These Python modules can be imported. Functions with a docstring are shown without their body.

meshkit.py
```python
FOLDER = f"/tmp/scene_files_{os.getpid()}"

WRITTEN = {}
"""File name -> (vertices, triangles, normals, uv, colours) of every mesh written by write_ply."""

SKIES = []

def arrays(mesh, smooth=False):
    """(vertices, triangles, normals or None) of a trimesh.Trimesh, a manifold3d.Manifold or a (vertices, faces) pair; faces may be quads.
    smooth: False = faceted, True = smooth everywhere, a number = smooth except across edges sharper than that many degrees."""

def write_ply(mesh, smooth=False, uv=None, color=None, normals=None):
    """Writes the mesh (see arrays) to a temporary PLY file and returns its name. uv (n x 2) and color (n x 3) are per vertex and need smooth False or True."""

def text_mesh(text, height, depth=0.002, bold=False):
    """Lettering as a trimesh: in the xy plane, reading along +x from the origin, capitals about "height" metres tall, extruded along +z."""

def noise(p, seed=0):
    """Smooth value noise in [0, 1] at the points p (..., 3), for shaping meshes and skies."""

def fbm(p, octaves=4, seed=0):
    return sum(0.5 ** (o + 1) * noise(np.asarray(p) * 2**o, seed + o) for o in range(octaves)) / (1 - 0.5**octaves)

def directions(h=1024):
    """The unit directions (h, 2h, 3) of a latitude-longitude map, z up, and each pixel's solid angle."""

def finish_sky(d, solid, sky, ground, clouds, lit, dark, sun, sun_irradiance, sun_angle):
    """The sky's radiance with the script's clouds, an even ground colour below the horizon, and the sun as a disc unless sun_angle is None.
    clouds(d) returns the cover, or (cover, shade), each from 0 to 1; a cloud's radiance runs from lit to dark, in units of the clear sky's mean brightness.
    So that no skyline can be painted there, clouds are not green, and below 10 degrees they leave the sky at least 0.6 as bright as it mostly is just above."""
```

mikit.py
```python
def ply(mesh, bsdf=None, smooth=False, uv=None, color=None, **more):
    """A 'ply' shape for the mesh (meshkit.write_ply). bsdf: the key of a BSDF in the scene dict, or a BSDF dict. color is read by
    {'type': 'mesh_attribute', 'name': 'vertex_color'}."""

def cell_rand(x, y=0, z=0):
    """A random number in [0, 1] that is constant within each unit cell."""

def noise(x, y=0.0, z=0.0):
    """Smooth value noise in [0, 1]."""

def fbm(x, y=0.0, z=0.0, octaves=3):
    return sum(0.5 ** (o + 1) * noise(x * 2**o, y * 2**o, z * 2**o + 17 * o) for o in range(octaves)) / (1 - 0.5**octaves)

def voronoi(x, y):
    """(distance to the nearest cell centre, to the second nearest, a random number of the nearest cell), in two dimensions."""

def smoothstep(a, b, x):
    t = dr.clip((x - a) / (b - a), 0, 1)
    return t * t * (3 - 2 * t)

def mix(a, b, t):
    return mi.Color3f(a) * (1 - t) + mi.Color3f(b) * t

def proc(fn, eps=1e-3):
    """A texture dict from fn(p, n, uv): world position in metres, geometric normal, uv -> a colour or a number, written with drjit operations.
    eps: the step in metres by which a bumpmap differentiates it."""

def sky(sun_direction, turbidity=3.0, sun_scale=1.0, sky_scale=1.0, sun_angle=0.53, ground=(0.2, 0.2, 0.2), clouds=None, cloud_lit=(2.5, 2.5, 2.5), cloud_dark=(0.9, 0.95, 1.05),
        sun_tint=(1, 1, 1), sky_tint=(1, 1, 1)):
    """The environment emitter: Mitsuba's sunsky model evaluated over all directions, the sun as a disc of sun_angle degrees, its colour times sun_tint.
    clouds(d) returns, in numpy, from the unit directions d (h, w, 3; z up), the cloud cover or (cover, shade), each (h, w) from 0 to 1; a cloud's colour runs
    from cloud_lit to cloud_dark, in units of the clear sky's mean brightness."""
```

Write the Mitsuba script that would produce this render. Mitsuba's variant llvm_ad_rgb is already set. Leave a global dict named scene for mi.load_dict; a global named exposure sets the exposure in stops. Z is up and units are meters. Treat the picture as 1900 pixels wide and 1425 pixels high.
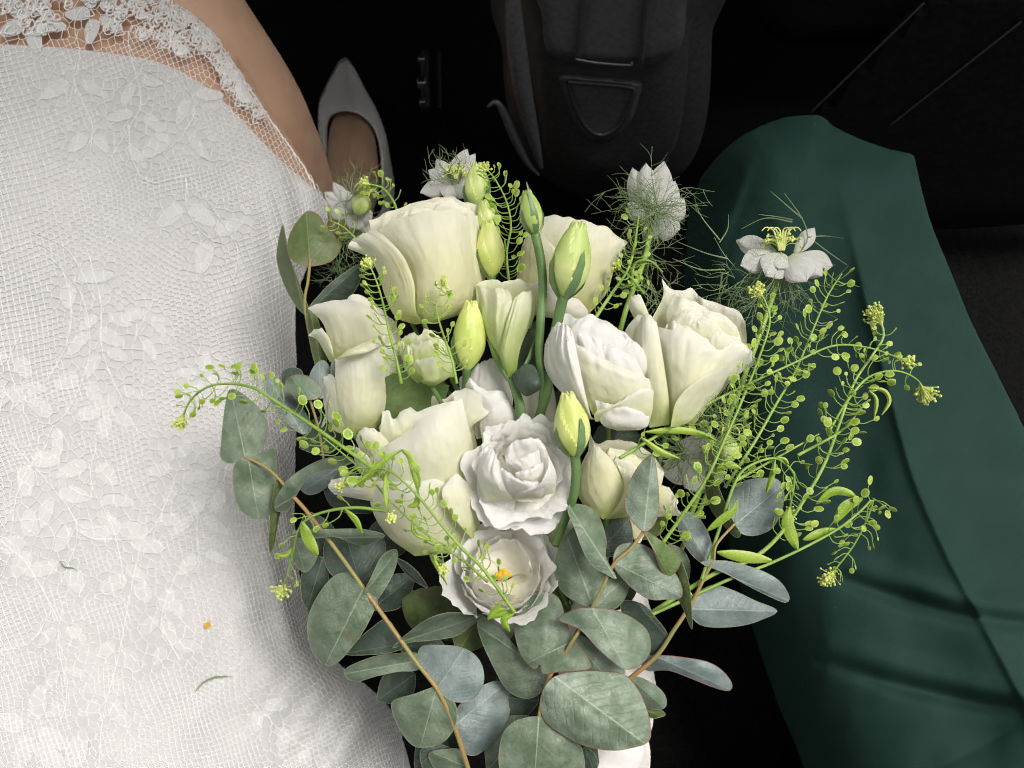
import math, random
import numpy as np, trimesh, mitsuba as mi, drjit as dr
import manifold3d as m3
from scipy.spatial import Delaunay, Voronoi
import shapely
from shapely.geometry import Polygon
import mikit, meshkit

# ------------------------------------------------------------------ camera, sky, exposure
EYE = np.array([0.0, 0.0, 0.82])
PITCH = math.radians(60)
FWD = np.array([0, math.cos(PITCH), -math.sin(PITCH)])
UP = np.array([0, math.sin(PITCH), math.cos(PITCH)])
RIGHT = np.array([1.0, 0, 0])
HFOV = 63.0
TAN = math.tan(math.radians(HFOV / 2))
scene, labels = {}, {}
T = mi.ScalarTransform4f
scene['camera'] = {'type': 'thinlens', 'aperture_radius': 0.0009, 'focus_distance': 0.47, 'fov': HFOV, 'fov_axis': 'x', 'near_clip': 0.02, 'far_clip': 60.0,
                   'to_world': T().look_at(origin=EYE.tolist(), target=(EYE + FWD).tolist(), up=UP.tolist())}
SUN = (0.42, -0.05, 0.9)
scene['sky_light'] = mikit.sky(SUN, turbidity=3, sun_scale=0.40, sun_angle=28, clouds=lambda d: 1.0, sky_tint=(0.97, 1.0, 1.03), sun_tint=(0.86, 0.97, 1.17),
                               cloud_lit=(0.92, 0.92, 0.92), cloud_dark=(1, 1, 1))
exposure = 2.67

# ------------------------------------------------------------------ helpers
rng = np.random.default_rng(7)
K = TAN / 950.0                                   # metres per photo pixel at 1 m

def P(x, y, d):
    """World points seen at photo pixel (x, y), d metres along the view axis."""
    x, y, d = np.broadcast_arrays(np.asarray(x, float), np.asarray(y, float), np.asarray(d, float))
    a, b = (x - 950) * K * d, (712.5 - y) * K * d
    return EYE + d[..., None] * FWD + a[..., None] * RIGHT + b[..., None] * UP

def V(a, b, c):
    """Direction: a right, b up the picture, c towards the viewer."""
    return a * RIGHT + b * UP - c * FWD

def unit(v):
    v = np.asarray(v, float)
    return v / np.maximum(np.linalg.norm(v, axis=-1, keepdims=True), 1e-12)

def rgb(*c):
    return {'type': 'rgb', 'value': list(c)}

used = {}
def fresh(name):
    n = used.get(name, 0)
    used[name] = n + 1
    return name if n == 0 else f'{name}_{n:03d}'

def thing(name, label, cat, group=None, kind=None):
    key = fresh(name)
    labels[key] = {'label': label, 'category': cat}
    if group: labels[key]['group'] = group
    if kind: labels[key]['kind'] = kind
    return key

def part(parent, name, shape, label=None, kind=None, group=None):
    key = fresh(f'{parent}__{name}')
    scene[key] = shape
    e = {}
    if label: e['label'] = label
    if kind: e['kind'] = kind
    if group: e['group'] = group
    if e: labels[key] = e
    return key

def whole(key, shape):
    scene[key] = shape
    return key

def crom(pts, n):
    """Catmull-Rom through the points, n samples, evenly by arc length."""
    p = np.asarray(pts, float)
    if len(p) == 1: return np.repeat(p, n, 0)
    if len(p) > 2:
        q = np.vstack([2 * p[0] - p[1], p, 2 * p[-1] - p[-2]])
        t = np.linspace(0, 1, 12, endpoint=False)[:, None]
        out = [0.5 * (2 * q[i] + (q[i + 1] - q[i - 1]) * t + (2 * q[i - 1] - 5 * q[i] + 4 * q[i + 1] - q[i + 2]) * t**2
                      + (3 * q[i] - q[i - 1] - 3 * q[i + 1] + q[i + 2]) * t**3) for i in range(1, len(q) - 2)]
        p = np.vstack(out + [p[-1:]])
    L = np.concatenate([[0], np.cumsum(np.linalg.norm(np.diff(p, axis=0), axis=1))])
    if L[-1] == 0: return np.repeat(p[:1], n, 0)
    s = np.linspace(0, L[-1], n)
    return np.stack([np.interp(s, L, p[:, k]) for k in range(p.shape[1])], 1)

def grid_faces(nv, nu):
    i = np.arange((nv - 1) * nu).reshape(nv - 1, nu)[:, :-1].ravel()
    return np.vstack([np.stack([i, i + 1, i + nu + 1], 1), np.stack([i, i + nu + 1, i + nu], 1)])

class MB:
    """Collects pieces into one mesh."""
    def __init__(self): self.v, self.f, self.n = [], [], 0
    def add(self, v, f):
        self.v.append(np.asarray(v, float)); self.f.append(np.asarray(f) + self.n); self.n += len(v)
    def tube(self, pts, r, sides=6, caps=True):
        p = np.asarray(pts, float); n = len(p)
        r = np.broadcast_to(np.asarray(r, float), (n,))
        t = unit(np.gradient(p, axis=0))
        a = np.cross(t[0], [0.3, 0.5, 0.81]); a /= np.linalg.norm(a)
        A = [a]
        for k in range(1, n):
            a = A[-1] - t[k] * (A[-1] @ t[k]); A.append(a / max(np.linalg.norm(a), 1e-9))
        A = np.array(A); B = np.cross(t, A)
        th = np.arange(sides) * 2 * np.pi / sides
        v = p[:, None] + r[:, None, None] * (np.cos(th)[None, :, None] * A[:, None] + np.sin(th)[None, :, None] * B[:, None])
        v = v.reshape(-1, 3)
        i, j = np.meshgrid(np.arange(n - 1), np.arange(sides), indexing='ij')
        i, j = i.ravel(), j.ravel(); k = (j + 1) % sides
        f = np.vstack([np.stack([i * sides + j, i * sides + k, (i + 1) * sides + k], 1),
                       np.stack([i * sides + j, (i + 1) * sides + k, (i + 1) * sides + j], 1)])
        if caps:
            m = len(v); v = np.vstack([v, p[:1], p[-1:]]); j = np.arange(sides)
            f = np.vstack([f, np.stack([(j + 1) % sides, j, j * 0 + m], 1),
                           np.stack([(n - 1) * sides + j, (n - 1) * sides + (j + 1) % sides, j * 0 + m + 1], 1)])
        self.add(v, f)
    def ball(self, c, r, sub=1):
        s = trimesh.creation.icosphere(subdivisions=sub)
        self.add(s.vertices * np.asarray(r) + c, s.faces)
    def mesh(self): return np.vstack(self.v), np.vstack(self.f)

def polydist(pts, line):
    """Distance of 2-D points to a polyline, the place along it (0..1) and the signed side."""
    pts, line = np.asarray(pts, float), np.asarray(line, float)
    best, along, side = np.full(len(pts), 1e9), np.zeros(len(pts)), np.zeros(len(pts))
    seg = np.linalg.norm(np.diff(line, axis=0), axis=1); cum = np.concatenate([[0], np.cumsum(seg)])
    for k in range(len(line) - 1):
        a, b = line[k], line[k + 1]; e = b - a
        t = np.clip(((pts - a) @ e) / max(e @ e, 1e-9), 0, 1)
        q = pts - (a + t[:, None] * e); d = np.linalg.norm(q, axis=1); m = d < best
        best[m] = d[m]; along[m] = (cum[k] + t[m] * seg[k]) / cum[-1]
        side[m] = np.sign(e[0] * q[m, 1] - e[1] * q[m, 0])
    return best, along, side

def fill(outline, step, n=None, smooth=True):
    """Points and triangles filling a closed 2-D outline; the outline comes first."""
    o = np.asarray(outline, float)
    if smooth:
        per = np.linalg.norm(np.diff(np.vstack([o, o[:1]]), axis=0), axis=1).sum()
        n = n or max(12, int(per / step))
        c = np.vstack([o[-2:], o, o[:2]])
        d = crom(c, 40 * len(c))
        i0 = np.argmin(np.linalg.norm(d[:len(d) // 2] - o[0], axis=1)); i1 = len(d) // 2 + np.argmin(np.linalg.norm(d[len(d) // 2:] - o[0], axis=1))
        o = crom(d[i0:i1 + 1:4], n + 1)[:-1]
    path = Polygon(o).buffer(0)
    lo, hi = o.min(0), o.max(0)
    gx, gy = np.meshgrid(np.arange(lo[0], hi[0] + step, step), np.arange(lo[1], hi[1] + step, step * 0.866))
    gx = gx + (np.arange(gx.shape[0]) % 2)[:, None] * step / 2
    g = np.stack([gx.ravel(), gy.ravel()], 1)
    g = g[shapely.contains_xy(path, g[:, 0], g[:, 1])]
    if len(g):
        dist = polydist(g, np.vstack([o, o[:1]]))[0]
        g = g[dist > step * 0.5]
    pts = np.vstack([o, g]) if len(g) else o
    tri = Delaunay(pts).simplices
    c = pts[tri].mean(1); tri = tri[shapely.contains_xy(path, c[:, 0], c[:, 1])]
    a = pts[tri]
    e, h = a[:, 1] - a[:, 0], a[:, 2] - a[:, 0]
    flip = e[:, 0] * h[:, 1] - e[:, 1] * h[:, 0] > 0
    tri[flip] = tri[flip][:, ::-1]                # photo y is downwards: normals face the viewer
    return pts, tri, len(o)

# ------------------------------------------------------------------ materials
def smooth01(a, b, x): return mikit.smoothstep(a, b, x)

def two(d): return {'type': 'twosided', 'bsdf': d}

def petal_bsdf(key, base, mid, tip, trans=0.36, vein=0.05):
    def fn(p, n, uv):
        t = uv.y
        c = mikit.mix(base, mid, smooth01(0.0, 0.42, t)); c = mikit.mix(c, tip, smooth01(0.5, 1.0, t))
        w = mikit.noise(uv.x * 34, uv.y * 3, p.x * 40) * 0.6 + mikit.noise(uv.x * 9, uv.y * 2.2, p.y * 60) * 0.4
        b = mikit.fbm(p.x * 420, p.y * 420, p.z * 420)
        edge = smooth01(0.965, 1.0, t) * smooth01(0.62, 0.8, mikit.noise(p.x * 260, p.y * 260, p.z * 260))
        c = c * (1 - vein * 1.6 * (w - 0.3) - vein * (b - 0.5))
        return mikit.mix(c, mi.Color3f(0.62, 0.5, 0.3), edge * 0.5)
    def bump(p, n, uv):
        return 0.35 * mikit.noise(uv.x * 42, uv.y * 2.5, 0) + 0.9 * mikit.fbm(p.x * 300, p.y * 300, p.z * 300)
    scene[key] = {'type': 'bumpmap', 'arbitrary': mikit.proc(bump, 4e-4), 'scale': 0.0006,
                  'bsdf': {'type': 'principledthin', 'base_color': mikit.proc(fn), 'roughness': 0.55, 'diff_trans': trans, 'eta': 1.35, 'sheen': 0.15}}

petal_bsdf('petal_cream', (0.54, 0.60, 0.21), (0.78, 0.765, 0.48), (0.865, 0.86, 0.70))
petal_bsdf('petal_ivory', (0.58, 0.64, 0.27), (0.79, 0.79, 0.565), (0.87, 0.87, 0.76))
petal_bsdf('petal_white', (0.74, 0.75, 0.55), (0.85, 0.84, 0.79), (0.87, 0.865, 0.845))
petal_bsdf('petal_blush', (0.68, 0.66, 0.42), (0.81, 0.785, 0.69), (0.84, 0.82, 0.76))
petal_bsdf('petal_green', (0.33, 0.47, 0.11), (0.63, 0.70, 0.33), (0.83, 0.84, 0.64))
petal_bsdf('petal_paper', (0.62, 0.66, 0.5), (0.74, 0.74, 0.7), (0.76, 0.76, 0.73), 0.6, 0.12)

def leaf_bsdf(key, top, pale, edge, frost=0.5, rough=0.5, trans=0.0):
    top, pale, edge = [tuple(0.5 * v for v in c) if False else c for c in (top, pale, edge)]
    def fn(p, n, uv):
        t, a = uv.y, dr.abs(uv.x)
        side = dr.abs(dr.sin((t * 1.0 - a * 0.9) * 31 + 2.5 * mikit.noise(p.x * 90, p.y * 90, p.z * 90)))
        veins = (1 - smooth01(0.0, 0.16, side)) * smooth01(0.01, 0.05, a) * 0.30
        mid = 1 - smooth01(0.004, 0.014, a + 0.004 * t)
        blot = mikit.fbm(p.x * 130, p.y * 130, p.z * 130)
        fine = mikit.fbm(p.x * 900, p.y * 900, p.z * 900)
        speck = smooth01(0.56, 0.8, mikit.noise(p.x * 1500, p.y * 1500, p.z * 1500)) * smooth01(0.4, 0.65, blot) * (0.4 + 0.6 * smooth01(0.75, 0.1, t))
        c = mikit.mix(top, pale, dr.clip(frost * (0.25 + 2.0 * (blot - 0.38)) + 0.45 * (fine - 0.5) + 0.9 * speck * frost, 0, 1))
        c = mikit.mix(c, mi.Color3f(pale) * 1.15, dr.clip(mid * 0.8 + veins, 0, 1))
        spot = smooth01(0.80, 0.9, mikit.noise(p.x * 210, p.y * 210, p.z * 210))
        return mikit.mix(c, mi.Color3f(0.16, 0.12, 0.06), spot * 0.35)
    def bump(p, n, uv):
        t, a = uv.y, dr.abs(uv.x)
        side = dr.abs(dr.sin((t * 1.0 - a * 0.9) * 31 + 2.5 * mikit.noise(p.x * 90, p.y * 90, p.z * 90)))
        return mikit.fbm(p.x * 330, p.y * 330, p.z * 330) - 0.5 * (1 - smooth01(0, 0.3, side))
    scene[key] = {'type': 'bumpmap', 'arbitrary': mikit.proc(bump, 4e-4), 'scale': 0.0006,
                  'bsdf': two({'type': 'principled', 'base_color': mikit.proc(fn), 'roughness': rough, 'specular': 0.5, 'sheen': 0.2})}

leaf_bsdf('leaf_sage', (0.105, 0.155, 0.095), (0.27, 0.33, 0.25), None, 0.55)
leaf_bsdf('leaf_mint', (0.13, 0.19, 0.12), (0.32, 0.39, 0.31), None, 0.75)
leaf_bsdf('leaf_blue', (0.15, 0.20, 0.19), (0.30, 0.36, 0.35), None, 0.6)
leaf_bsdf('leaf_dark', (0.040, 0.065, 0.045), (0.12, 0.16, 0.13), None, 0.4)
leaf_bsdf('leaf_fresh', (0.10, 0.165, 0.045), (0.24, 0.32, 0.14), None, 0.45)
leaf_bsdf('leaf_olive', (0.075, 0.11, 0.03), (0.17, 0.22, 0.08), None, 0.4)
scene['leaf_rim'] = two({'type': 'principled', 'base_color': rgb(0.30, 0.31, 0.20), 'roughness': 0.6})
scene['leaf_rim_red'] = two({'type': 'principled', 'base_color': rgb(0.30, 0.10, 0.07), 'roughness': 0.6})

def mottled(key, a, b, scale, rough=0.5, spec=0.5, bump=0.0, sheen=0.0, trans=None):
    def fn(p, n, uv): return mikit.mix(a, b, smooth01(0.25, 0.75, mikit.fbm(p.x * scale, p.y * scale, p.z * scale)))
    d = two({'type': 'principled', 'base_color': mikit.proc(fn), 'roughness': rough, 'specular': spec, 'sheen': sheen})
    if bump:
        d = {'type': 'bumpmap', 'arbitrary': mikit.proc(lambda p, n, uv: mikit.fbm(p.x * scale * 3, p.y * scale * 3, p.z * scale * 3), 3e-4), 'scale': bump, 'bsdf': d}
    scene[key] = d

mottled('woody_stem', (0.42, 0.25, 0.10), (0.30, 0.28, 0.10), 60, 0.5)
mottled('green_stem', (0.22, 0.37, 0.06), (0.32, 0.48, 0.10), 120, 0.45)
mottled('flower_stem', (0.09, 0.17, 0.05), (0.15, 0.26, 0.09), 80, 0.4)
def pod_color(p, n, uv):
    c = mikit.mix((0.23, 0.37, 0.03), (0.38, 0.51, 0.08), smooth01(0.3, 0.7, mikit.noise(p.x * 70, p.y * 70, p.z * 70)))
    c = mikit.mix(c, mi.Color3f(0.44, 0.56, 0.16), smooth01(0.68, 0.9, uv.x))
    return c * (0.85 + 0.3 * mikit.fbm(p.x * 900, p.y * 900, p.z * 900))
scene['pod_green'] = two({'type': 'principled', 'base_color': mikit.proc(pod_color), 'roughness': 0.45})
mottled('pod_tip', (0.52, 0.64, 0.10), (0.74, 0.78, 0.28), 600, 0.5)
mottled('thread_green', (0.16, 0.25, 0.09), (0.26, 0.34, 0.17), 90, 0.5)
mottled('bud_green', (0.40, 0.54, 0.14), (0.60, 0.68, 0.26), 70, 0.45, bump=0.0004)
mottled('bud_lime', (0.54, 0.64, 0.15), (0.74, 0.78, 0.30), 70, 0.45, bump=0.0004)
mottled('sepal', (0.11, 0.20, 0.08), (0.18, 0.29, 0.12), 90, 0.45)
mottled('pollen', (0.75, 0.38, 0.01), (0.85, 0.52, 0.03), 500, 0.8)
mottled('skin', (0.56, 0.35, 0.235), (0.63, 0.41, 0.28), 45, 0.5, 0.35, 0.00012)
mottled('lining_satin', (0.55, 0.546, 0.54), (0.59, 0.586, 0.58), 30, 0.55, 0.4, sheen=0.3)
mottled('lace_thread', (0.87, 0.87, 0.86), (0.91, 0.91, 0.90), 400, 0.5, 0.4)
mottled('lace_sheen', (0.82, 0.82, 0.80), (0.88, 0.88, 0.86), 400, 0.3, 0.7)
def weave(p, n, uv): return dr.sin(uv.x * 3.6) * 0.6 + 0.4 * dr.sin(uv.y * 3.6 + 1.5 * mikit.noise(uv.x * 0.1, uv.y * 0.1))
scene['lace_cloth'] = {'type': 'bumpmap', 'arbitrary': mikit.proc(weave, 2e-4), 'scale': 0.00006,
                       'bsdf': two({'type': 'principled', 'base_color': mikit.proc(lambda p, n, uv: mi.Color3f(0.675, 0.675, 0.665) * (0.94 + 0.09 * dr.sin(uv.x * 2.2)) ), 'roughness': 0.5, 'specular': 0.4})}
mottled('ribbon_satin', (0.78, 0.75, 0.72), (0.82, 0.80, 0.78), 40, 0.3, 0.6)
mottled('shoe_satin', (0.82, 0.81, 0.78), (0.86, 0.85, 0.82), 50, 0.4, 0.5)
def twill_color(p, n, uv):
    line = dr.sin((uv.x * 0.8 + uv.y * 0.6) * 1.25) + 0.8 * (mikit.noise(uv.x * 0.5, uv.y * 0.5) - 0.5)
    w = mikit.fbm(uv.x * 0.02, uv.y * 0.02)
    lint = smooth01(0.985, 1.0, mikit.noise(uv.x * 0.25, uv.y * 0.25))
    c = mikit.mix((0.0125, 0.037, 0.030), (0.0205, 0.052, 0.0435), dr.clip(0.5 + 0.28 * line + 0.9 * (w - 0.5), 0, 1))
    return mikit.mix(c, (0.25, 0.28, 0.27), lint * 0.4)
scene['green_twill'] = two({'type': 'principled', 'base_color': mikit.proc(twill_color), 'roughness': 0.8, 'specular': 0.15, 'sheen': 0.2})
mottled('black_plastic', (0.030, 0.031, 0.032), (0.040, 0.041, 0.042), 300, 0.42, 0.5, 0.0002)
mottled('grey_plastic', (0.058, 0.058, 0.061), (0.075, 0.075, 0.079), 300, 0.30, 0.5, 0.0002)
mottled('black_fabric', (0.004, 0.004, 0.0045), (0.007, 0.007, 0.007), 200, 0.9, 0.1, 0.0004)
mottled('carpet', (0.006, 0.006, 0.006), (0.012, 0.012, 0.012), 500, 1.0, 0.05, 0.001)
scene['dark_metal'] = {'type': 'roughconductor', 'material': 'Cr', 'alpha': 0.25}

# ------------------------------------------------------------------ the car
def plane_y(x, y, Y):
    x, y = np.broadcast_arrays(np.asarray(x, float), np.asarray(y, float)); b = (712.5 - y) * K
    return P(x, y, np.asarray(Y) / (FWD[1] + b * UP[1]))
def plane_z(x, y, Z):
    x, y = np.broadcast_arrays(np.asarray(x, float), np.asarray(y, float)); b = (712.5 - y) * K
    return P(x, y, (np.asarray(Z) - EYE[2]) / (FWD[2] + b * UP[2]))

def rounded_box(lo, hi, r, n=3):
    lo, hi = np.asarray(lo, float), np.asarray(hi, float)
    s = m3.Manifold.sphere(r, 8 * n)
    pts = [s.translate((x, y, z)) for x in (lo[0] + r, hi[0] - r) for y in (lo[1] + r, hi[1] - r) for z in (lo[2] + r, hi[2] - r)]
    return m3.Manifold.batch_hull(pts)

def plate(outline, place, thick, step=12, round_px=30, bulge=0.0, smooth=True):
    """A rounded plate over a photo outline: place(x, y) gives its face, thick its depth away from the viewer along the ground normal."""
    pts, tri, n = fill(outline, step, smooth=smooth)
    ring = np.vstack([pts[:n], pts[:1]])
    d = polydist(pts, ring)[0]
    q = 1 - np.clip(d / round_px, 0, 1)
    front = place(pts[:, 0], pts[:, 1])
    back = unit(front.mean(0) - EYE)
    front = front + back * (bulge * (1 - np.sqrt(np.maximum(0, 1 - q**2))))[:, None]
    v = np.vstack([front, front[:n] + back * thick])
    i = np.arange(n); j = (i + 1) % n; m = len(pts)
    f = np.vstack([tri, np.stack([i, j, m + j], 1), np.stack([i, m + j, m + i], 1)])
    return v, f

fl = fresh('floor'); labels[fl] = {'label': 'black carpeted car floor in the dark footwell', 'category': 'floor', 'kind': 'structure'}
g = np.linspace(-2.2, 2.2, 45); gx, gy = np.meshgrid(g, g)
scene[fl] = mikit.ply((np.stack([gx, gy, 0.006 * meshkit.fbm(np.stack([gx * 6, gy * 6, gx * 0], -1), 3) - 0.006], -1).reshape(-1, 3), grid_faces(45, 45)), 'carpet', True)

seat = thing('rear_seat', 'black rear seat bench under both people', 'car seat')
b = rounded_box((-0.9, -0.75, 0.03), (0.9, 0.06, 0.13), 0.04)
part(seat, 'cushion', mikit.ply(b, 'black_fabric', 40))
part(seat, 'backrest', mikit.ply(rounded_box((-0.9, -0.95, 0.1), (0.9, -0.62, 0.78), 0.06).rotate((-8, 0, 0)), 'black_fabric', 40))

# the seats in front: dark shells at the top of the picture
for lab, x0, x1 in (('black front seat at the upper left, behind the bare leg', -0.62, -0.10), ('black front seat at the upper right, with diagonal seams', 0.24, 0.86)):
    s = thing('front_seat', lab, 'car seat')
    y0 = 0.66 if x0 < 0 else 0.70
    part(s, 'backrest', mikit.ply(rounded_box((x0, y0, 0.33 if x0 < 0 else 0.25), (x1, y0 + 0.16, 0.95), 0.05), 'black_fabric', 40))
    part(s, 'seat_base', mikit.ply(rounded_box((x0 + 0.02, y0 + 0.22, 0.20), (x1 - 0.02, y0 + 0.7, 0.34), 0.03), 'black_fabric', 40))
    if x0 > 0:
        for k, (a, c) in enumerate((((1505, 208), (1715, 5)), ((1652, 232), (1895, 40)))):
            m = MB()
            t = np.linspace(0, 1, 24)
            line = plane_y(a[0] + (c[0] - a[0]) * t, a[1] + (c[1] - a[1]) * t, 0.6375)
            m.tube(line, 0.0011, 6)
            part(s, 'seam', mikit.ply(m.mesh(), 'black_plastic', True))
        sk = [(1350, 320), (1500, 205), (1720, -10), (1900, -40), (2050, -20), (2050, 380), (1900, 420), (1600, 420)]
        part(s, 'seat_skirt', mikit.ply(plate(sk, lambda x, y: plane_y(x, y, 0.64), 0.05, 25, 40, 0.02), 'black_fabric', 40))

roof = thing('car_roof', 'dark headliner over the front of the cabin', 'car roof')
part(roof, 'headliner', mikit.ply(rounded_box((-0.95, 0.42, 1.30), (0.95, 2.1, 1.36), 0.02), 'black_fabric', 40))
dash = thing('dashboard', 'black dashboard beyond the front seats', 'dashboard')
part(dash, 'shell', mikit.ply(rounded_box((-0.95, 1.45, 0.0), (0.95, 2.0, 0.95), 0.06), 'black_plastic', 40))

# console between the front seats
con = thing('center_console', 'dark plastic rear of the center console with a shield-shaped panel', 'car console')
body = [(962, -60), (962, 60), (985, 190), (1010, 300), (1060, 350), (1130, 365), (1200, 345), (1255, 290), (1278, 200), (1290, 60), (1295, -60)]
part(con, 'body', mikit.ply(plate(body, lambda x, y: plane_y(x, y, 0.60), 0.12, 10, 70, 0.05), 'black_plastic', 40))
base_out = [(925, -60), (918, 100), (932, 215), (975, 312), (1050, 370), (1135, 386), (1220, 368), (1292, 312), (1326, 210), (1336, 60), (1338, -60)]
part(con, 'base', mikit.ply(plate(base_out, lambda x, y: plane_y(x, y, 0.635), 0.12, 12, 80, 0.06), 'black_plastic', 40))
shield = [(1038, 136), (1110, 140), (1188, 150), (1187, 182), (1176, 218), (1154, 248), (1128, 264), (1104, 265), (1082, 252), (1064, 226), (1050, 190), (1041, 160)]
part(con, 'shield_panel', mikit.ply(plate(shield, lambda x, y: plane_y(x, y, 0.594), 0.03, 6, 16, 0.009), 'grey_plastic', 40))
inner = [(1054, 152), (1110, 156), (1173, 164), (1171, 186), (1162, 212), (1145, 236), (1124, 249), (1106, 249), (1090, 238), (1074, 214), (1061, 182)]
m = MB(); q = np.array(inner + inner[:1], float); q = crom(q, 60)
m.tube(plane_y(q[:, 0], q[:, 1], 0.592), 0.0022, 6, False)
part(con, 'panel_groove', mikit.ply(m.mesh(), 'black_plastic', True))
lid = [(1003, -60), (1003, 30), (1012, 95), (1040, 112), (1110, 122), (1180, 124), (1240, 112), (1268, 80), (1276, 10), (1278, -60)]
part(con, 'storage_lid', mikit.ply(plate(lid, lambda x, y: plane_y(x, y, 0.575), 0.05, 10, 22, 0.012), 'grey_plastic', 40))
for a, c in (((1090, -50), (1072, 108)), ((1206, -50), (1189, 116))):
    m = MB(); t = np.linspace(0, 1, 16)
    m.tube(plane_y(a[0] + (c[0] - a[0]) * t, a[1] + (c[1] - a[1]) * t, 0.573), 0.0028, 6)
    part(con, 'lid_joint', mikit.ply(m.mesh(), 'black_plastic', True))
m = MB(); q = crom([(1068, 110), (1110, 117), (1168, 121), (1172, 116)], 20)
m.tube(plane_y(q[:, 0], q[:, 1], 0.568), 0.0012, 6)
part(con, 'lid_trim', mikit.ply(m.mesh(), 'grey_plastic', True))
def fin(pts, w, Y, mat, name):
    """A rounded trim blade along a curve."""
    q = crom(pts, 40); m = MB()
    c = plane_y(q[:, 0], q[:, 1], Y)
    m.tube(c, w * np.sin(np.linspace(0.12, math.pi - 0.10, 40))**0.6, 10)
    part(con, name, mikit.ply(m.mesh(), mat, True))
fin([(951, -60), (953, 30), (960, 100), (972, 180), (988, 250), (1004, 312)], 0.0085, 0.575, 'grey_plastic', 'side_trim')
fin([(905, 198), (922, 190), (938, 215), (955, 255), (978, 300), (1000, 325)], 0.0045, 0.575, 'grey_plastic', 'side_trim')

def rail(label, x0, y0, x1, y1, Z):
    r = thing('seat_rail', label, 'seat rail')
    t = np.linspace(0, 1, 14)
    for dx, w, mt in ((0, 0.006, 'black_plastic'), (26, 0.003, 'black_plastic')):
        m = MB(); m.tube(plane_z(x0 + (x1 - x0) * t + dx, y0 + (y1 - y0) * t, Z), w, 8)
        part(r, 'rail', mikit.ply(m.mesh(), mt, True))
    for u, s in ((0.12, 0.005), (0.55, 0.006), (0.9, 0.004)):
        c = plane_z(x0 + (x1 - x0) * u - 6, y0 + (y1 - y0) * u, Z + 0.006)
        part(r, 'bolt', mikit.ply(rounded_box(c - s, c + s, s * 0.4), 'dark_metal', 40))
rail('metal seat rail on the floor right of the white shoe', 788, 98, 790, 200, 0.06)
rail('metal seat rail on the floor beside the green trouser knee', 1268, 130, 1258, 215, 0.06)

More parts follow.
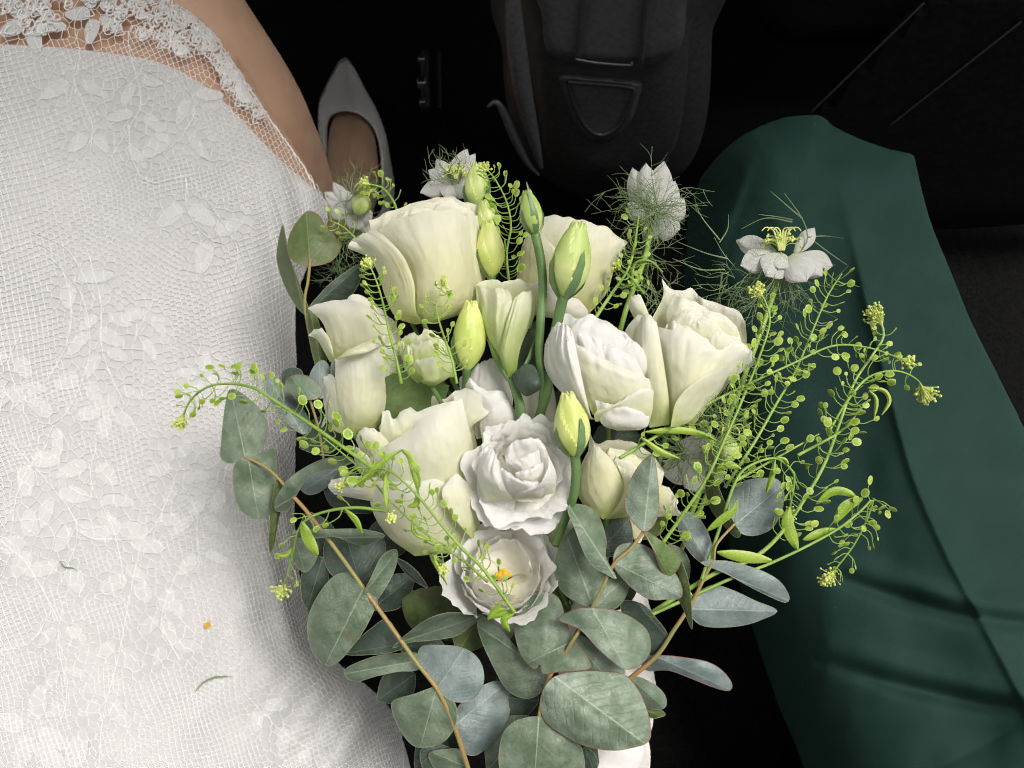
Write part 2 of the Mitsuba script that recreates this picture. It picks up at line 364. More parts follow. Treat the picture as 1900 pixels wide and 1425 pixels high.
# ------------------------------------------------------------------ person in the white lace dress
edge_t = np.array([(-400, 60), (-200, 180), (-100, 255), (0, 348), (60, 422), (150, 484), (250, 552), (330, 604), (380, 612), (430, 604), (480, 578), (530, 550), (600, 545), (700, 550),
                   (800, 548), (900, 545), (1000, 545), (1100, 560), (1200, 590), (1260, 655), (1300, 722), (1425, 765), (1800, 800)], float)
dep_t = np.array([(-400, .70), (-200, .64), (0, .60), (300, .572), (700, .552), (1100, .535), (1425, .515), (1800, .50)], float)
WR = 190.0
def smooth_interp(x, tab, r=35):
    return sum(np.interp(x + k * r, tab[:, 0], tab[:, 1]) for k in (-1, -.5, 0, .5, 1)) / 5
def dress_surf(u, v, off=0.0):
    """The lap under the dress: u, v run over the cloth in photo pixels; off lifts off the cloth (metres)."""
    u, v = np.broadcast_arrays(np.asarray(u, float), np.asarray(v, float))
    def raw(u, v):
        e = smooth_interp(v, edge_t); d = smooth_interp(v, dep_t, 80)
        a = np.maximum(0, (u - (e - WR)) / (WR * 1.02))
        a2 = np.minimum(a, 1.75)
        x = np.where(a > 0, e - WR + WR * np.sin(a2), u)
        rr = 0.075
        d = d + rr * (1 - np.cos(a2)) + np.maximum(0, a - 1.75) * rr
        l = np.maximum(0, (-150 - u) / 500.0)
        d = d + 0.08 * l**2
        q = np.stack([u / 210, v / 300, u * 0], -1)
        d = d + 0.014 * (meshkit.fbm(q, 2, 3) - 0.5)
        w = np.exp(-((v - 1330) / 190.0)**2) * np.exp(-((u - 640) / 190.0)**2)     # loose gathers low on the right
        d = d + 0.006 * w * np.sin((u * 0.8 + v * 0.6) / 17.0 + 2 * meshkit.noise(q * 2))
        w = np.exp(-((v - 400) / 110.0)**2) * np.exp(-((u - 560) / 90.0)**2)
        d = d + 0.005 * w * np.sin((u * 0.9 - v * 0.25) / 13.0)
        w = np.exp(-((v - 1080) / 150.0)**2) * np.exp(-((u - 560) / 80.0)**2)
        d = d + 0.004 * w * np.sin((u * 0.9 - v * 0.3) / 14.0)
        return P(x, v, d)
    p = raw(u, v)
    if np.any(off):
        a = raw(u + 2, v) - raw(u - 2, v); b = raw(u, v + 2) - raw(u, v - 2)
        n = unit(np.cross(b, a)); n = n * -np.sign((n.reshape(-1, 3) @ FWD).sum())
        p = p + n * np.asarray(off)[..., None]
    return p
hem_t = np.array([(-800, 50), (-100, 72), (0, 82), (110, 88), (200, 98), (270, 108), (330, 128), (400, 168), (450, 215), (500, 265), (545, 305), (600, 340), (700, 380), (1000, 420)], float)
def hem(u): return smooth_interp(u, hem_t, 12)

bride = thing('person', 'person in a white lace dress with a bare leg and a white pump', 'person')
# body: both thighs and the lower leg seen beside the hem, one continuous surface
us, vs = np.linspace(-560, 770, 60), np.linspace(-330, 1700, 70)
uu, vv = np.meshgrid(us, vs)
top = dress_surf(uu, vv, -0.0075)
low = EYE + (top - EYE) * 1.16
nv, nu = uu.shape
f = grid_faces(nv, nu)
ring = np.concatenate([np.arange(nu), np.arange(1, nv) * nu + nu - 1, (nv - 1) * nu + np.arange(nu - 2, -1, -1), np.arange(nv - 2, 0, -1) * nu])
N = nv * nu; i, j = ring, np.roll(ring, -1)
f = np.vstack([f, f[:, ::-1] + N, np.stack([i, i + N, j + N], 1), np.stack([i, j + N, j], 1)])
slab = trimesh.Trimesh(np.vstack([top.reshape(-1, 3), low.reshape(-1, 3)]), f, process=False)
if slab.volume < 0: slab.invert()
slab = m3.Manifold(m3.Mesh(slab.vertices.astype(np.float32), slab.faces.astype(np.uint32)))
leg = [(250, -60, .675, .062), (345, 95, .690, .064), (432, 205, .725, .060), (497, 300, .78, .053), (556, 390, .855, .043), (622, 395, .945, .034), (654, 352, 1.005, .031), (654, 285, 1.02, .030), (652, 225, 1.062, .024), (648, 190, 1.085, .012)]
leg = crom(leg, 34)
balls = [m3.Manifold.sphere(float(r), 40).translate(P(x, y, d)) for x, y, d, r in leg]
calf = m3.Manifold.batch_boolean([m3.Manifold.batch_hull(balls[k:k + 2]) for k in range(len(balls) - 1)], m3.OpType.Add)
leg2 = crom([(-60, -150, .70, .06), (40, 0, .76, .058), (160, 200, .90, .045), (200, 260, 1.02, .032), (190, 200, 1.06, .02)], 12)
balls = [m3.Manifold.sphere(float(r), 24).translate(P(x, y, d)) for x, y, d, r in leg2]
calf2 = m3.Manifold.batch_boolean([m3.Manifold.batch_hull(balls[k:k + 2]) for k in range(len(balls) - 1)], m3.OpType.Add)
bodym = (slab + calf + calf2).refine_to_length(0.012).to_mesh()
bodym = trimesh.Trimesh(bodym.vert_properties[:, :3], bodym.tri_verts)
trimesh.smoothing.filter_taubin(bodym, iterations=14)
part(bride, 'body', mikit.ply(bodym, 'skin', True), label='bare leg beside the lace hem')

# pump
shoe_out = [(641, 107), (655, 120), (675, 158), (700, 205), (716, 250), (722, 300), (716, 350), (700, 400), (650, 412), (612, 380), (600, 300), (590, 235), (592, 190), (606, 155), (626, 118)]
def shoe_depth(x, y):
    c = np.interp(y, [100, 200, 300, 420], [638, 652, 660, 658]); w = np.interp(y, [100, 150, 200, 300, 420], [10, 38, 58, 62, 52])
    q = np.clip((x - c) / w, -1, 1)
    return np.interp(y, [100, 200, 300, 420], [1.072, 1.012, 0.985, 0.985]) + 0.045 * q**2
pts, tri, n = fill(shoe_out, 7)
hole = Polygon(crom([(612, 400), (606, 300), (604, 240), (612, 214), (640, 203), (672, 212), (696, 238), (707, 275), (710, 330), (700, 400), (612, 400)], 60))
v3 = P(pts[:, 0], pts[:, 1], shoe_depth(pts[:, 0], pts[:, 1]))
c = pts[tri].mean(1); keep = ~shapely.contains_xy(hole, c[:, 0], c[:, 1])
i = np.arange(n); j = (i + 1) % n
sole = v3[:n].copy(); sole[:, 2] = 0.012
vv3 = np.vstack([v3, sole]); ff = np.vstack([tri[keep], np.stack([i, j, len(v3) + j], 1), np.stack([i, len(v3) + j, len(v3) + i], 1)])
shoe = part(bride, 'shoe', mikit.ply((vv3, ff), 'shoe_satin', 50), label='white pointed pump on the dark floor')
m = MB(); q = np.array(hole.exterior.coords)[:46]
m.tube(P(q[:, 0], q[:, 1], shoe_depth(q[:, 0], q[:, 1]) - 0.002), 0.0022, 6)
part(shoe, 'trim', mikit.ply(m.mesh(), 'lace_sheen', True))

# dress lining
us = np.concatenate([np.linspace(-560, 300, 66), np.linspace(305, 860, 110)]); ws = np.concatenate([np.linspace(0, 1, 150)])
uu, ww = np.meshgrid(us, ws)
vv = hem(uu) + ww * (1720 - hem(uu))
lin = dress_surf(uu, vv)
dress = part(bride, 'dress', mikit.ply((lin.reshape(-1, 3), grid_faces(*uu.shape)), 'lining_satin', True), label='white fitted dress lining under the lace')

# lace: net of real threads, woven motifs, cords and a thick scalloped border
LB_t = np.array([(-400, 40), (-200, 160), (0, 346), (60, 424), (150, 490), (250, 562), (330, 625), (380, 690), (430, 720), (450, 720)], float)
def in_lace(u, v):
    lim = np.where(v < 430, np.interp(v, LB_t[:, 0], LB_t[:, 1]), smooth_interp(v, edge_t) + 95)
    return (u < lim) & (u > -190) & (v > -70) & (v < 1520)
motifs = []                                         # (outline px, lift)
def leaf_shape(x, y, L, W, ang, pts=14):
    L, W = L * .86, W * .74
    t = np.linspace(0, np.pi, pts); a = math.radians(ang)
    s = np.cos(t); w = np.sin(t)**0.85 * (1 - 0.25 * s)
    q = np.concatenate([np.stack([s * L / 2, w * W / 2], 1), np.stack([s[::-1] * L / 2, -w[::-1] * W / 2], 1)[1:-1]])
    return np.stack([x + q[:, 0] * math.cos(a) - q[:, 1] * math.sin(a), y + q[:, 0] * math.sin(a) + q[:, 1] * math.cos(a)], 1)
cords = []
def spray(path, n, L=58, W=30, sp=38, jit=10, flip=1):
    q = crom(path, 40); cords.append(q)
    for k in range(max(2, int(n * .8))):
        t = (k + 0.6) / max(2, int(n * .8)); i = int(t * 38); p0 = q[i]; d = q[i + 1] - q[i]; a = math.degrees(math.atan2(d[1], d[0]))
        for s in ((1, -1) if k % 2 == 0 else (-1, 1)):
            b = a + s * rng.uniform(38, 70); r = math.radians(b); l = L * rng.uniform(.75, 1.15)
            motifs.append(leaf_shape(p0[0] + math.cos(r) * (l * .5 + sp * .25), p0[1] + math.sin(r) * (l * .5 + sp * .25), l, W * rng.uniform(.8, 1.2), b))
def flower(x, y, R, n=5, rot=0, W=None):
    for k in range(n):
        a = rot + 360 * k / n + rng.uniform(-8, 8); r = math.radians(a); l = R * rng.uniform(.85, 1.1)
        motifs.append(leaf_shape(x + math.cos(r) * (l * .5 + R * .16), y + math.sin(r) * (l * .5 + R * .16), l, W or R * .62, a))
spray([(262, 1010), (240, 1110), (220, 1220), (190, 1330), (180, 1480)], 6, 56, 32)
spray([(118, 1120), (110, 1200), (125, 1290), (118, 1340)], 4, 50, 26)
spray([(330, 1060), (300, 1150), (330, 1230)], 3, 52, 30)
spray([(95, 480), (150, 540), (170, 640), (130, 760), (60, 800)], 6, 66, 32)
spray([(165, 470), (190, 560), (190, 650), (230, 750)], 5, 52, 28)
spray([(290, 550), (270, 600), (255, 640)], 2, 52, 24)
spray([(20, 820), (90, 900), (140, 980), (110, 1080)], 5, 66, 36)
spray([(180, 820), (170, 900), (210, 980), (230, 1080)], 5, 62, 34)
spray([(300, 860), (360, 930), (370, 1000), (372, 1060)], 4, 58, 28)
spray([(150, 90), (140, 150), (168, 230), (165, 290)], 3, 60, 30)
spray([(245, 110), (262, 190), (245, 240), (215, 290)], 4, 56, 28)
spray([(330, 140), (360, 200), (330, 270)], 3, 62, 30)
spray([(345, 330), (350, 390), (390, 440), (420, 450)], 3, 62, 38)
spray([(450, 1280), (500, 1330), (560, 1380), (620, 1400)], 4, 56, 26)
spray([(40, 620), (20, 680), (40, 740)], 3, 66, 34)
for x, y, R, n, r in ((322, 240, 74, 4, 40), (20, 700, 60, 5, 0), (100, 880, 74, 6, 20), (230, 1000, 66, 5, 10), (200, 760, 54, 5, 30), (60, 1010, 66, 5, 40), (300, 1140, 52, 5, 0), (375, 700, 48, 4, 15), (330, 860, 50, 5, 10), (420, 900, 56, 4, 30), (345, 960, 48, 5, 25), (260, 640, 42, 4, 60), (55, 40, 60, 5, 10), (180, 25, 52, 5, 30), (60, 1350, 70, 4, 20), (130, 1440, 80, 5, 0), (560, 1380, 50, 5, 0)):
    flower(x, y, R, n, r)
for q in ([(0, 470), (60, 450), (110, 490), (130, 600), (90, 700), (20, 760)], [(90, 820), (40, 900), (20, 1000)], [(60, 430), (130, 470), (180, 560)], [(140, 980), (180, 1000), (260, 1000), (300, 960), (330, 880)],
          [(170, 0), (140, 40), (150, 110), (130, 190)], [(240, 60), (250, 110), (310, 150), (330, 130)], [(350, 330), (400, 400), (440, 470), (430, 520)], [(100, 1130), (60, 1190), (0, 1210)], [(230, 1120), (160, 1140), (130, 1200)], [(150, 1130), (190, 1100), (250, 1120)],
          [(240, 230), (250, 300), (280, 340), (350, 330)], [(0, 1000), (60, 1060), (110, 1150)]):
    cords.append(crom(q, 40))
# drop motifs that overlap much
kept, polys = [], []
for mo in motifs:
    pg = Polygon(mo).buffer(0)
    hit = sum(pg.intersection(o).area for o in polys if o.intersects(pg))
    if hit < 0.12 * pg.area and in_lace(*mo.mean(0)[:, None])[0]:
        kept.append(mo); polys.append(pg)
motifs = kept
allm = shapely.union_all(polys)
near = allm.buffer(20)
# net points: fine stretched lattice, coarse and irregular beside the motifs
px = 11.6; py = 6.9
gx, gy = np.meshgrid(np.arange(-240, 980, px), np.arange(-110, 1560, py))
gx = gx + (np.arange(gx.shape[0]) % 2)[:, None] * px / 2
g = np.stack([gx.ravel(), gy.ravel()], 1)
wob = np.stack([meshkit.fbm(np.stack([g[:, 0] / 160, g[:, 1] / 160, g[:, 0] * 0 + z], -1), 2) for z in (1, 7)], 1) - 0.5
th = math.radians(27); R2 = np.array([[math.cos(th), -math.sin(th)], [math.sin(th), math.cos(th)]])
g = (g - [300, 700]) * 1.14 @ R2.T + [300, 700] + wob * 60
g = g + rng.normal(0, .16, g.shape)
g = g[in_lace(g[:, 0], g[:, 1])]
dens = meshkit.fbm(np.stack([g[:, 0] / 120, g[:, 1] / 120, g[:, 0] * 0 + 3], -1), 2, 5)
region = (shapely.contains_xy(near, g[:, 0], g[:, 1]) & (dens > 0.36))
fine = g[~region]
cand = g[region]; cand = cand[rng.permutation(len(cand))] + rng.normal(0, 1.5, (len(cand), 2))
cell, coarse = {}, []
for q in cand:
    k = (int(q[0] // 13), int(q[1] // 15)); ok = True
    for a in (-1, 0, 1):
        for c in (-1, 0, 1):
            for o in cell.get((k[0] + a, k[1] + c), ()):
                if ((q[0] - o[0]) / 13)**2 + ((q[1] - o[1]) / 16)**2 < 1: ok = False
    if ok: cell.setdefault(k, []).append(q); coarse.append(q)
g = np.vstack([fine, np.array(coarse)])
vor = Voronoi(g)
e = np.array([r for r in vor.ridge_vertices if r[0] >= 0 and r[1] >= 0])
A, B = vor.vertices[e[:, 0]], vor.vertices[e[:, 1]]
L = np.linalg.norm(A - B, axis=1); mid = (A + B) / 2
ok = (L > 0.6) & (L < 30) & in_lace(A[:, 0], A[:, 1]) & in_lace(B[:, 0], B[:, 1])
A, B = A[ok], B[ok]
LIFT = 0.0010
def lace_lift(u, v): return LIFT + 0.0006 * (meshkit.fbm(np.stack([u / 60, v / 60, u * 0 + 4], -1), 2, 9) - 0.3)
a3, b3 = dress_surf(A[:, 0], A[:, 1], lace_lift(A[:, 0], A[:, 1])), dress_surf(B[:, 0], B[:, 1], lace_lift(B[:, 0], B[:, 1]))
n3 = dress_surf(*((A + B) / 2).T, 0.003) - dress_surf(*((A + B) / 2).T); n3 = unit(n3)
side = unit(np.cross(n3, b3 - a3)); HW = 0.00024
ext = unit(b3 - a3) * 0.0001
rows = [a3 - ext - side * HW, b3 + ext - side * HW, b3 + ext + n3 * HW * 1.1, a3 - ext + n3 * HW * 1.1, a3 - ext + side * HW, b3 + ext + side * HW]
m = len(A); v = np.concatenate(rows); k = np.arange(m)
def ix(r): return k + r * m
f = np.vstack([np.stack([ix(0), ix(1), ix(2)], 1), np.stack([ix(0), ix(2), ix(3)], 1), np.stack([ix(3), ix(2), ix(5)], 1), np.stack([ix(3), ix(5), ix(4)], 1)])
part(dress, 'lace_net', mikit.ply((v, f), 'lace_thread', False), label='fine white lace net over the lining', kind='stuff')
for mo in motifs:
    o = crom(np.vstack([mo, mo[:1]]), 29)[:-1] + rng.normal(0, .6, (28, 2)); c = o.mean(0)
    p2 = np.vstack([o, c + (o - c) * 0.55, c[None]])
    lift = np.concatenate([np.full(28, LIFT * .55), np.full(28, LIFT * .62), [LIFT * .62]])
    i = np.arange(28); j = (i + 1) % 28
    f = np.vstack([np.stack([i, j, 28 + j], 1), np.stack([i, 28 + j, 28 + i], 1), np.stack([28 + i, 28 + j, i * 0 + 56], 1)])
    a = rng.uniform(0, 3.1); uv = p2 @ np.array([[math.cos(a), math.sin(a)], [-math.sin(a), math.cos(a)]])
    v3 = dress_surf(p2[:, 0], p2[:, 1], lift)
    part(dress, 'lace_motif', mikit.ply((v3, f), 'lace_cloth', True, uv=uv))
m = MB()
for o in [np.vstack([mo, mo[:1]]) for mo in motifs]:
    q = crom(o, 30); m.tube(dress_surf(q[:, 0], q[:, 1], LIFT * .8), 0.00016, 4, False)
for q in cords:
    q = q[in_lace(q[:, 0], q[:, 1])]
    if len(q) > 4: q = q + np.cumsum(rng.normal(0, .5, q.shape), 0); m.tube(dress_surf(q[:, 0], q[:, 1], LIFT + .0002), 0.00030, 5)
part(dress, 'lace_cord', mikit.ply(m.mesh(), 'lace_thread', True), label='raised cords outlining the lace motifs', kind='stuff')
# scalloped border of looped cord along the hem
m = MB()
bands = [([(-150, 10), (0, 15), (60, 22), (115, 8)], 46, 100), ([(60, 52), (90, 60)], 14, 14), ([(185, -10), (240, 18), (300, 30), (350, 45), (395, 85)], 46, 150), ([(270, 60), (300, 75), (330, 95)], 22, 30),
         ([(340, 10), (395, 60), (440, 120), (480, 180)], 30, 120), ([(440, 140), (480, 195), (500, 215)], 24, 46), ([(-150, -40), (100, -40), (330, -20)], 60, 120), ([(200, 55), (225, 60)], 12, 8), ([(330, 95), (350, 110)], 12, 8)]
for line, wid, cnt in bands:
    q = crom(line, 80)
    for _ in range(cnt):
        c = q[rng.integers(80)] + rng.normal(0, .42, 2) * wid
        if not in_lace(c[:1] + 4, c[1:])[0]: continue
        r0 = rng.uniform(5, 11); t = np.linspace(0, rng.uniform(4.4, 7.2), 14) + rng.uniform(0, 6)
        rr = r0 * (1 - 0.25 * np.linspace(0, 1, 14) + .18 * np.sin(3 * t)); x = c[0] + rr * np.cos(t); y = c[1] + rr * np.sin(t) * rng.uniform(.7, 1.1)
        m.tube(dress_surf(x, y, LIFT + .0006 + .0006 * np.sin(t * 2) + rng.uniform(0, .0012)), 0.00052, 5)
for line in ([(345, -5), (422, 58), (484, 148), (530, 222)], [(530, 222), (562, 262), (600, 312), (628, 355)], [(310, 60), (350, 75), (400, 110), (430, 150)]):
    q = crom(line, 60) + rng.normal(0, 1.2, (60, 2)); m.tube(dress_surf(q[:, 0] - 3, q[:, 1], LIFT + .0004), 0.0006, 5)
part(dress, 'lace_border', mikit.ply(m.mesh(), 'lace_sheen', True), label='thick looped white cord border at the hem', kind='stuff')

# ------------------------------------------------------------------ person in green trousers
groom = thing('person', 'person in dark green pressed trousers with the knee at the upper right', 'person')
tl = np.array([(1290, 352), (1276, 400), (1268, 520), (1285, 700), (1325, 900), (1375, 1100), (1440, 1300), (1490, 1425), (1560, 1680)], float)
tr = np.array([(1698, 298), (1712, 360), (1730, 420), (1765, 505), (1800, 590), (1822, 635), (1850, 690), (1900, 790), (1990, 975), (2100, 1200), (2200, 1430), (2290, 1680)], float)
tt = np.array([(1290, 352), (1302, 325), (1345, 275), (1395, 240), (1450, 218), (1485, 213), (1512, 212), (1530, 218), (1548, 234), (1600, 258), (1650, 275), (1690, 284), (1698, 298)], float)
outline = np.vstack([tl[::-1], crom(tt, 40)[1:-1], tr])
outline = crom(np.vstack([outline, outline[:1]]), 680)[:-1]
pts, tri, n = fill(outline, 5.5, smooth=False)
X, Y = pts[:, 0], pts[:, 1]
def roll(q, w): 
    q = 1 - np.clip(q / w, 0, 1); return 1 - np.sqrt(np.maximum(0, 1 - (0.995 * q)**2))
dl, dr_, dt = polydist(pts, tl)[0], polydist(pts, tr)[0], polydist(pts, tt)[0]
# to the left the thigh rolls away slowly; the width of the roll grows towards the hip
wl = np.interp(Y, [212, 400, 700, 1100, 1425], [150, 190, 300, 360, 380])
base = np.interp(Y, [200, 500, 900, 1425, 1700], [.60, .565, .53, .50, .49])
D = base + 0.10 * roll(dl, 1) * 0
q = 1 - np.clip(dl / wl, 0, 1); D = D + 0.16 * (1 - np.sqrt(np.maximum(0, 1 - (0.995 * q)**2)))
D = D + 0.05 * roll(dr_, 150) + 0.06 * roll(dt, 110)
def fold(line, amp, w, skew=0.0, taper=True):
    d, a, s = polydist(pts, line)
    k = np.exp(-(d / w)**2) * (np.sin(np.pi * np.clip(a, 0.02, 0.98))**0.5 if taper else 1)
    return amp * k * (1 + skew * s * d / w)
CREASE_SIGN = 1.0
crease = [(1548, 330), (1580, 450), (1604, 560), (1640, 700), (1690, 880), (1745, 1010), (1790, 1100), (1880, 1270), (1960, 1420)]
d, a, s = polydist(pts, crom(crease, 60))
inside = np.clip(a * 5, 0, 1) * np.clip((1 - a) * 12, 0, 1)
sd = d * s                                          # the pressed crease is a soft roof: the cloth falls off on both sides
D = D + inside * (0.00030 * (np.sqrt(d**2 + 20) - 4.5) * np.exp(-(d / 150)**2))
D = D + inside * 0.0026 * np.tanh(sd / 6) * np.exp(-(d / 40)**2) * CREASE_SIGN
for line, amp, w, sk in (([(1540, 1060), (1640, 1095), (1780, 1135), (1960, 1160)], .0065, 16, .9), ([(1560, 1040), (1660, 1070), (1790, 1112), (1960, 1130)], -.004, 18, 0), ([(1530, 1225), (1680, 1268), (1860, 1306), (2000, 1312)], .0065, 17, .9), ([(1540, 1195), (1690, 1238), (1860, 1280), (2000, 1285)], -.004, 20, 0),
                         ([(1390, 300), (1360, 380), (1330, 460), (1318, 520)], -.008, 14, 0), ([(1330, 320), (1308, 400), (1296, 480)], .010, 16, 0), ([(1430, 400), (1400, 440), (1380, 520)], .007, 26, 0), ([(1680, 560), (1760, 640), (1840, 740)], .006, 34, 0), ([(1640, 520), (1740, 620), (1820, 740)], -.005, 32, 0),
                         ([(1512, 216), (1532, 232), (1550, 244)], .012, 10, 0), ([(1640, 330), (1690, 420), (1740, 520)], -.004, 26, 0), ([(1780, 1100), (1850, 1180), (1900, 1290)], .005, 30, 0), ([(1700, 900), (1780, 1000), (1840, 1120)], .004, 40, 0)):
    D = D + fold(crom(line, 24), amp, w, sk)
D = D + 0.008 * (meshkit.fbm(np.stack([X / 150, Y / 220, X * 0], -1), 3, 11) - 0.5)
front = P(X, Y, D)
down = np.array([0, 0, -1.0]); v = [front]; faces = [tri]
cen = front[:n].mean(0); prev = np.arange(n); count = len(front)
for k, (dz, sh) in enumerate(((0.03, .005), (0.07, .012), (0.12, .02))):
    ringp = EYE + (front[:n] - EYE) * (1 + dz * 1.8) + unit(cen - front[:n]) * sh * 1.5
    v.append(ringp); cur = count + np.arange(n); count += n
    faces += [np.stack([prev, np.roll(prev, -1), np.roll(cur, -1)], 1), np.stack([prev, np.roll(cur, -1), cur], 1)]
    prev = cur
uvt = np.vstack([pts, np.tile(pts[:n], (3, 1))])
part(groom, 'trousers', mikit.ply((np.vstack(v), np.vstack(faces)), 'green_twill', True, uv=uvt), label='dark green twill trousers with a pressed crease')
shin = crom([(1500, 420, .72, .062), (1490, 560, .88, .056), (1480, 640, 1.0, .05)], 8)
balls = [m3.Manifold.sphere(float(r), 32).translate(P(x, y, d)) for x, y, d, r in shin]
part(groom, 'trouser_leg', mikit.ply(m3.Manifold.batch_boolean([m3.Manifold.batch_hull(balls[k:k + 2]) for k in range(7)], m3.OpType.Add), 'green_twill', 40))

# ------------------------------------------------------------------ the bouquet: petals, leaves, buds
def stk(*a): return np.stack(np.broadcast_arrays(*[np.asarray(x, float) for x in a]), -1)

def coons(L, R, M, d0, nu=22, nv=26, bulge=0.0, lip=0.0, ruf=0.0, seed=0, frill=0.0):
    """A petal between its left edge L, right edge R (both from the base up) and rim M; points (x px, y px, mm deeper than d0)."""
    L = crom([(x, y, 0 if len(r) == 0 else r[0]) for x, y, *r in L], nv); R = crom([(x, y, 0 if len(r) == 0 else r[0]) for x, y, *r in R], nv)
    M = crom([(x, y, 0 if len(r) == 0 else r[0]) for x, y, *r in M], nu)
    M[0], M[-1] = L[-1], R[-1]
    s, t = np.linspace(0, 1, nu)[None, :, None], np.linspace(0, 1, nv)[:, None, None]
    B = L[0] + (R[0] - L[0]) * s[0]
    S = (1 - s) * L[:, None] + s * R[:, None] + (1 - t) * B[None] + t * M[None] - ((1 - s) * (1 - t) * L[0] + s * (1 - t) * R[0] + (1 - s) * t * L[-1] + s * t * R[-1])
    sx, tx = s[..., 0], t[..., 0]
    w = (4 * sx * (1 - sx))**0.8
    dd = S[..., 2] - bulge * w * np.sin(np.pi * np.clip(tx, 0, 1)**0.85) ** 0.9
    e = np.clip((tx - 0.80) / 0.20, 0, 1)
    dd = dd + lip * e**2.2 * (0.35 + 0.65 * w)
    q = np.stack([S[..., 0] / 26, S[..., 1] / 26, S[..., 0] * 0 + seed * 3.7], -1)
    dd = dd + 2.2 * (meshkit.fbm(q, 3, seed) - 0.5) * (0.3 + tx)
    if ruf:
        q2 = stk(sx * 7, seed * 1.7, tx * 1.5)
        dd = dd + ruf * (meshkit.fbm(q2, 3, seed) - 0.5) * 2.3 * tx**2.0
    x, y = S[..., 0], S[..., 1]
    # fine unevenness of the rim itself
    nz = ((meshkit.noise(stk(sx * 13 + seed, seed * 5.1, 0), 1) - 0.5) * 5.0 + frill * (meshkit.noise(stk(sx * 24 + seed, seed * 2.1, 0), 2) - 0.5)) * tx**8
    dd = dd + frill * .35 * (meshkit.noise(stk(sx * 16 + seed, tx * 4, seed * 1.1), 4) - .5) * tx**4
    y = y + nz
    v = P(x, y, d0 + dd / 1000)
    uv = np.stack([np.broadcast_to(sx, dd.shape), np.broadcast_to(tx, dd.shape)], -1).reshape(-1, 2)
    return v.reshape(-1, 3), grid_faces(nv, nu), uv

def petal(fl, d0, mat, L, R, M, bulge=0, lip=0, ruf=0, name='petal', label=None, n=(22, 26)):
    seed = len(scene) % 97
    v, f, uv = coons(L, R, M, d0, n[0], n[1], bulge, lip, ruf, seed, 5.0 if fl.startswith('lisianthus') else 0.0)
    return part(fl, name, mikit.ply((v, f), mat, True, uv=uv), label)

def cup(fl, mat, base, axis, Rpx, Hpx, petals, name='petal', nu=24, nv=24):
    """Petals set round an axis. base (x, y, d); petals: (phi, half width, radius, height, flare, curl, peel, ruffle); phi 0 faces the viewer."""
    k = K * base[2]; R0, H0 = Rpx * k, Hpx * k
    a = unit(V(*axis)); e1 = V(0, 0, 1) - a * (V(0, 0, 1) @ a)
    e1 = unit(e1) if np.linalg.norm(e1) > 0.35 else unit(V(0, -1, 0) - a * (V(0, -1, 0) @ a))
    e2 = np.cross(a, e1); o = P(*base)
    for phi, wid, rs, hs, flare, curl, peel, ruf in petals:
        seed = len(scene) % 113
        s, t = np.meshgrid(np.linspace(-1, 1, nu), np.linspace(0, 1, nv))
        wt = 0.22 + 0.78 * np.clip(t / 0.55, 0, 1)**0.7
        ph = math.radians(phi) + math.radians(wid) * s * wt
        tip = 1 - 0.20 * np.abs(s)**2.6 + 0.05 * np.exp(-(s / .2)**2) + 0.07 * (meshkit.noise(np.stack([s * 5 + seed, s * 0 + seed, s * 0], -1), 3) - .5)
        tt = t * (1 + (tip - 1) * t)
        r = np.sin(np.pi / 2 * np.clip(tt / 0.55, 0, 1))**0.85
        e = np.clip(tt - 0.5, 0, None)
        r = r * (1 + flare * (e * 2)**1.6)
        z = tt**1.25
        c = np.clip((tt - 0.74) / 0.26, 0, None)
        ca = max(abs(curl), 1e-3) * np.sign(curl if curl else 1)
        z = np.where(c > 0, 0.74**1.25 + 0.30 * np.sin(ca * c) / ca, z); r = r + 0.30 * (H0 / R0) * hs / rs * (1 - np.cos(ca * c)) / abs(ca) * np.sign(ca)
        r = r + peel * np.abs(s)**3 * t**1.5
        r = r + ruf * (meshkit.fbm(np.stack([s * 4.5 + seed, t * 1.2, s * 0 + seed * 2.3], -1), 3, seed) - 0.5) * 2 * t**2
        r = r + ruf * .45 * (meshkit.noise(stk(s * 15 + seed, t * 3, seed), seed) - .5) * t**5
        r = r + 0.05 * (meshkit.fbm(np.stack([s * 2, t * 2, s * 0 + seed], -1), 2, seed) - 0.5)
        r = r * rs * R0; z = z * hs * H0
        v = o + z[..., None] * a + (r * np.cos(ph))[..., None] * e1 + (r * np.sin(ph))[..., None] * e2
        part(fl, name, mikit.ply((v.reshape(-1, 3), grid_faces(nv, nu)), mat, True, uv=np.stack([s * .5 + .5, t], -1).reshape(-1, 2)))

def stalk(fl, pts, w0, w1=None, mat='flower_stem', name='stem', n=None, sides=8):
    """A stem through photo points (x, y, d), w in photo pixels of thickness."""
    p = np.array([q if len(q) == 3 else (*q, pts[0][2]) for q in pts], float)
    c = crom(p, n or max(8, 6 * len(p))); w = np.linspace(w0, w1 or w0, len(c))
    m = MB(); m.tube(P(c[:, 0], c[:, 1], c[:, 2]), w / 2 * K * c[:, 2], sides)
    return part(fl, name, mikit.ply(m.mesh(), mat, True))

TIE = (1120, 1260, .475)                          # where the stems are bound
def hidden_stem(fl, x, y, d, w=9):
    stalk(fl, [(x, y, d), (x * .6 + TIE[0] * .4, y * .6 + TIE[1] * .4, d * .5 + .5 * .50), TIE], w)

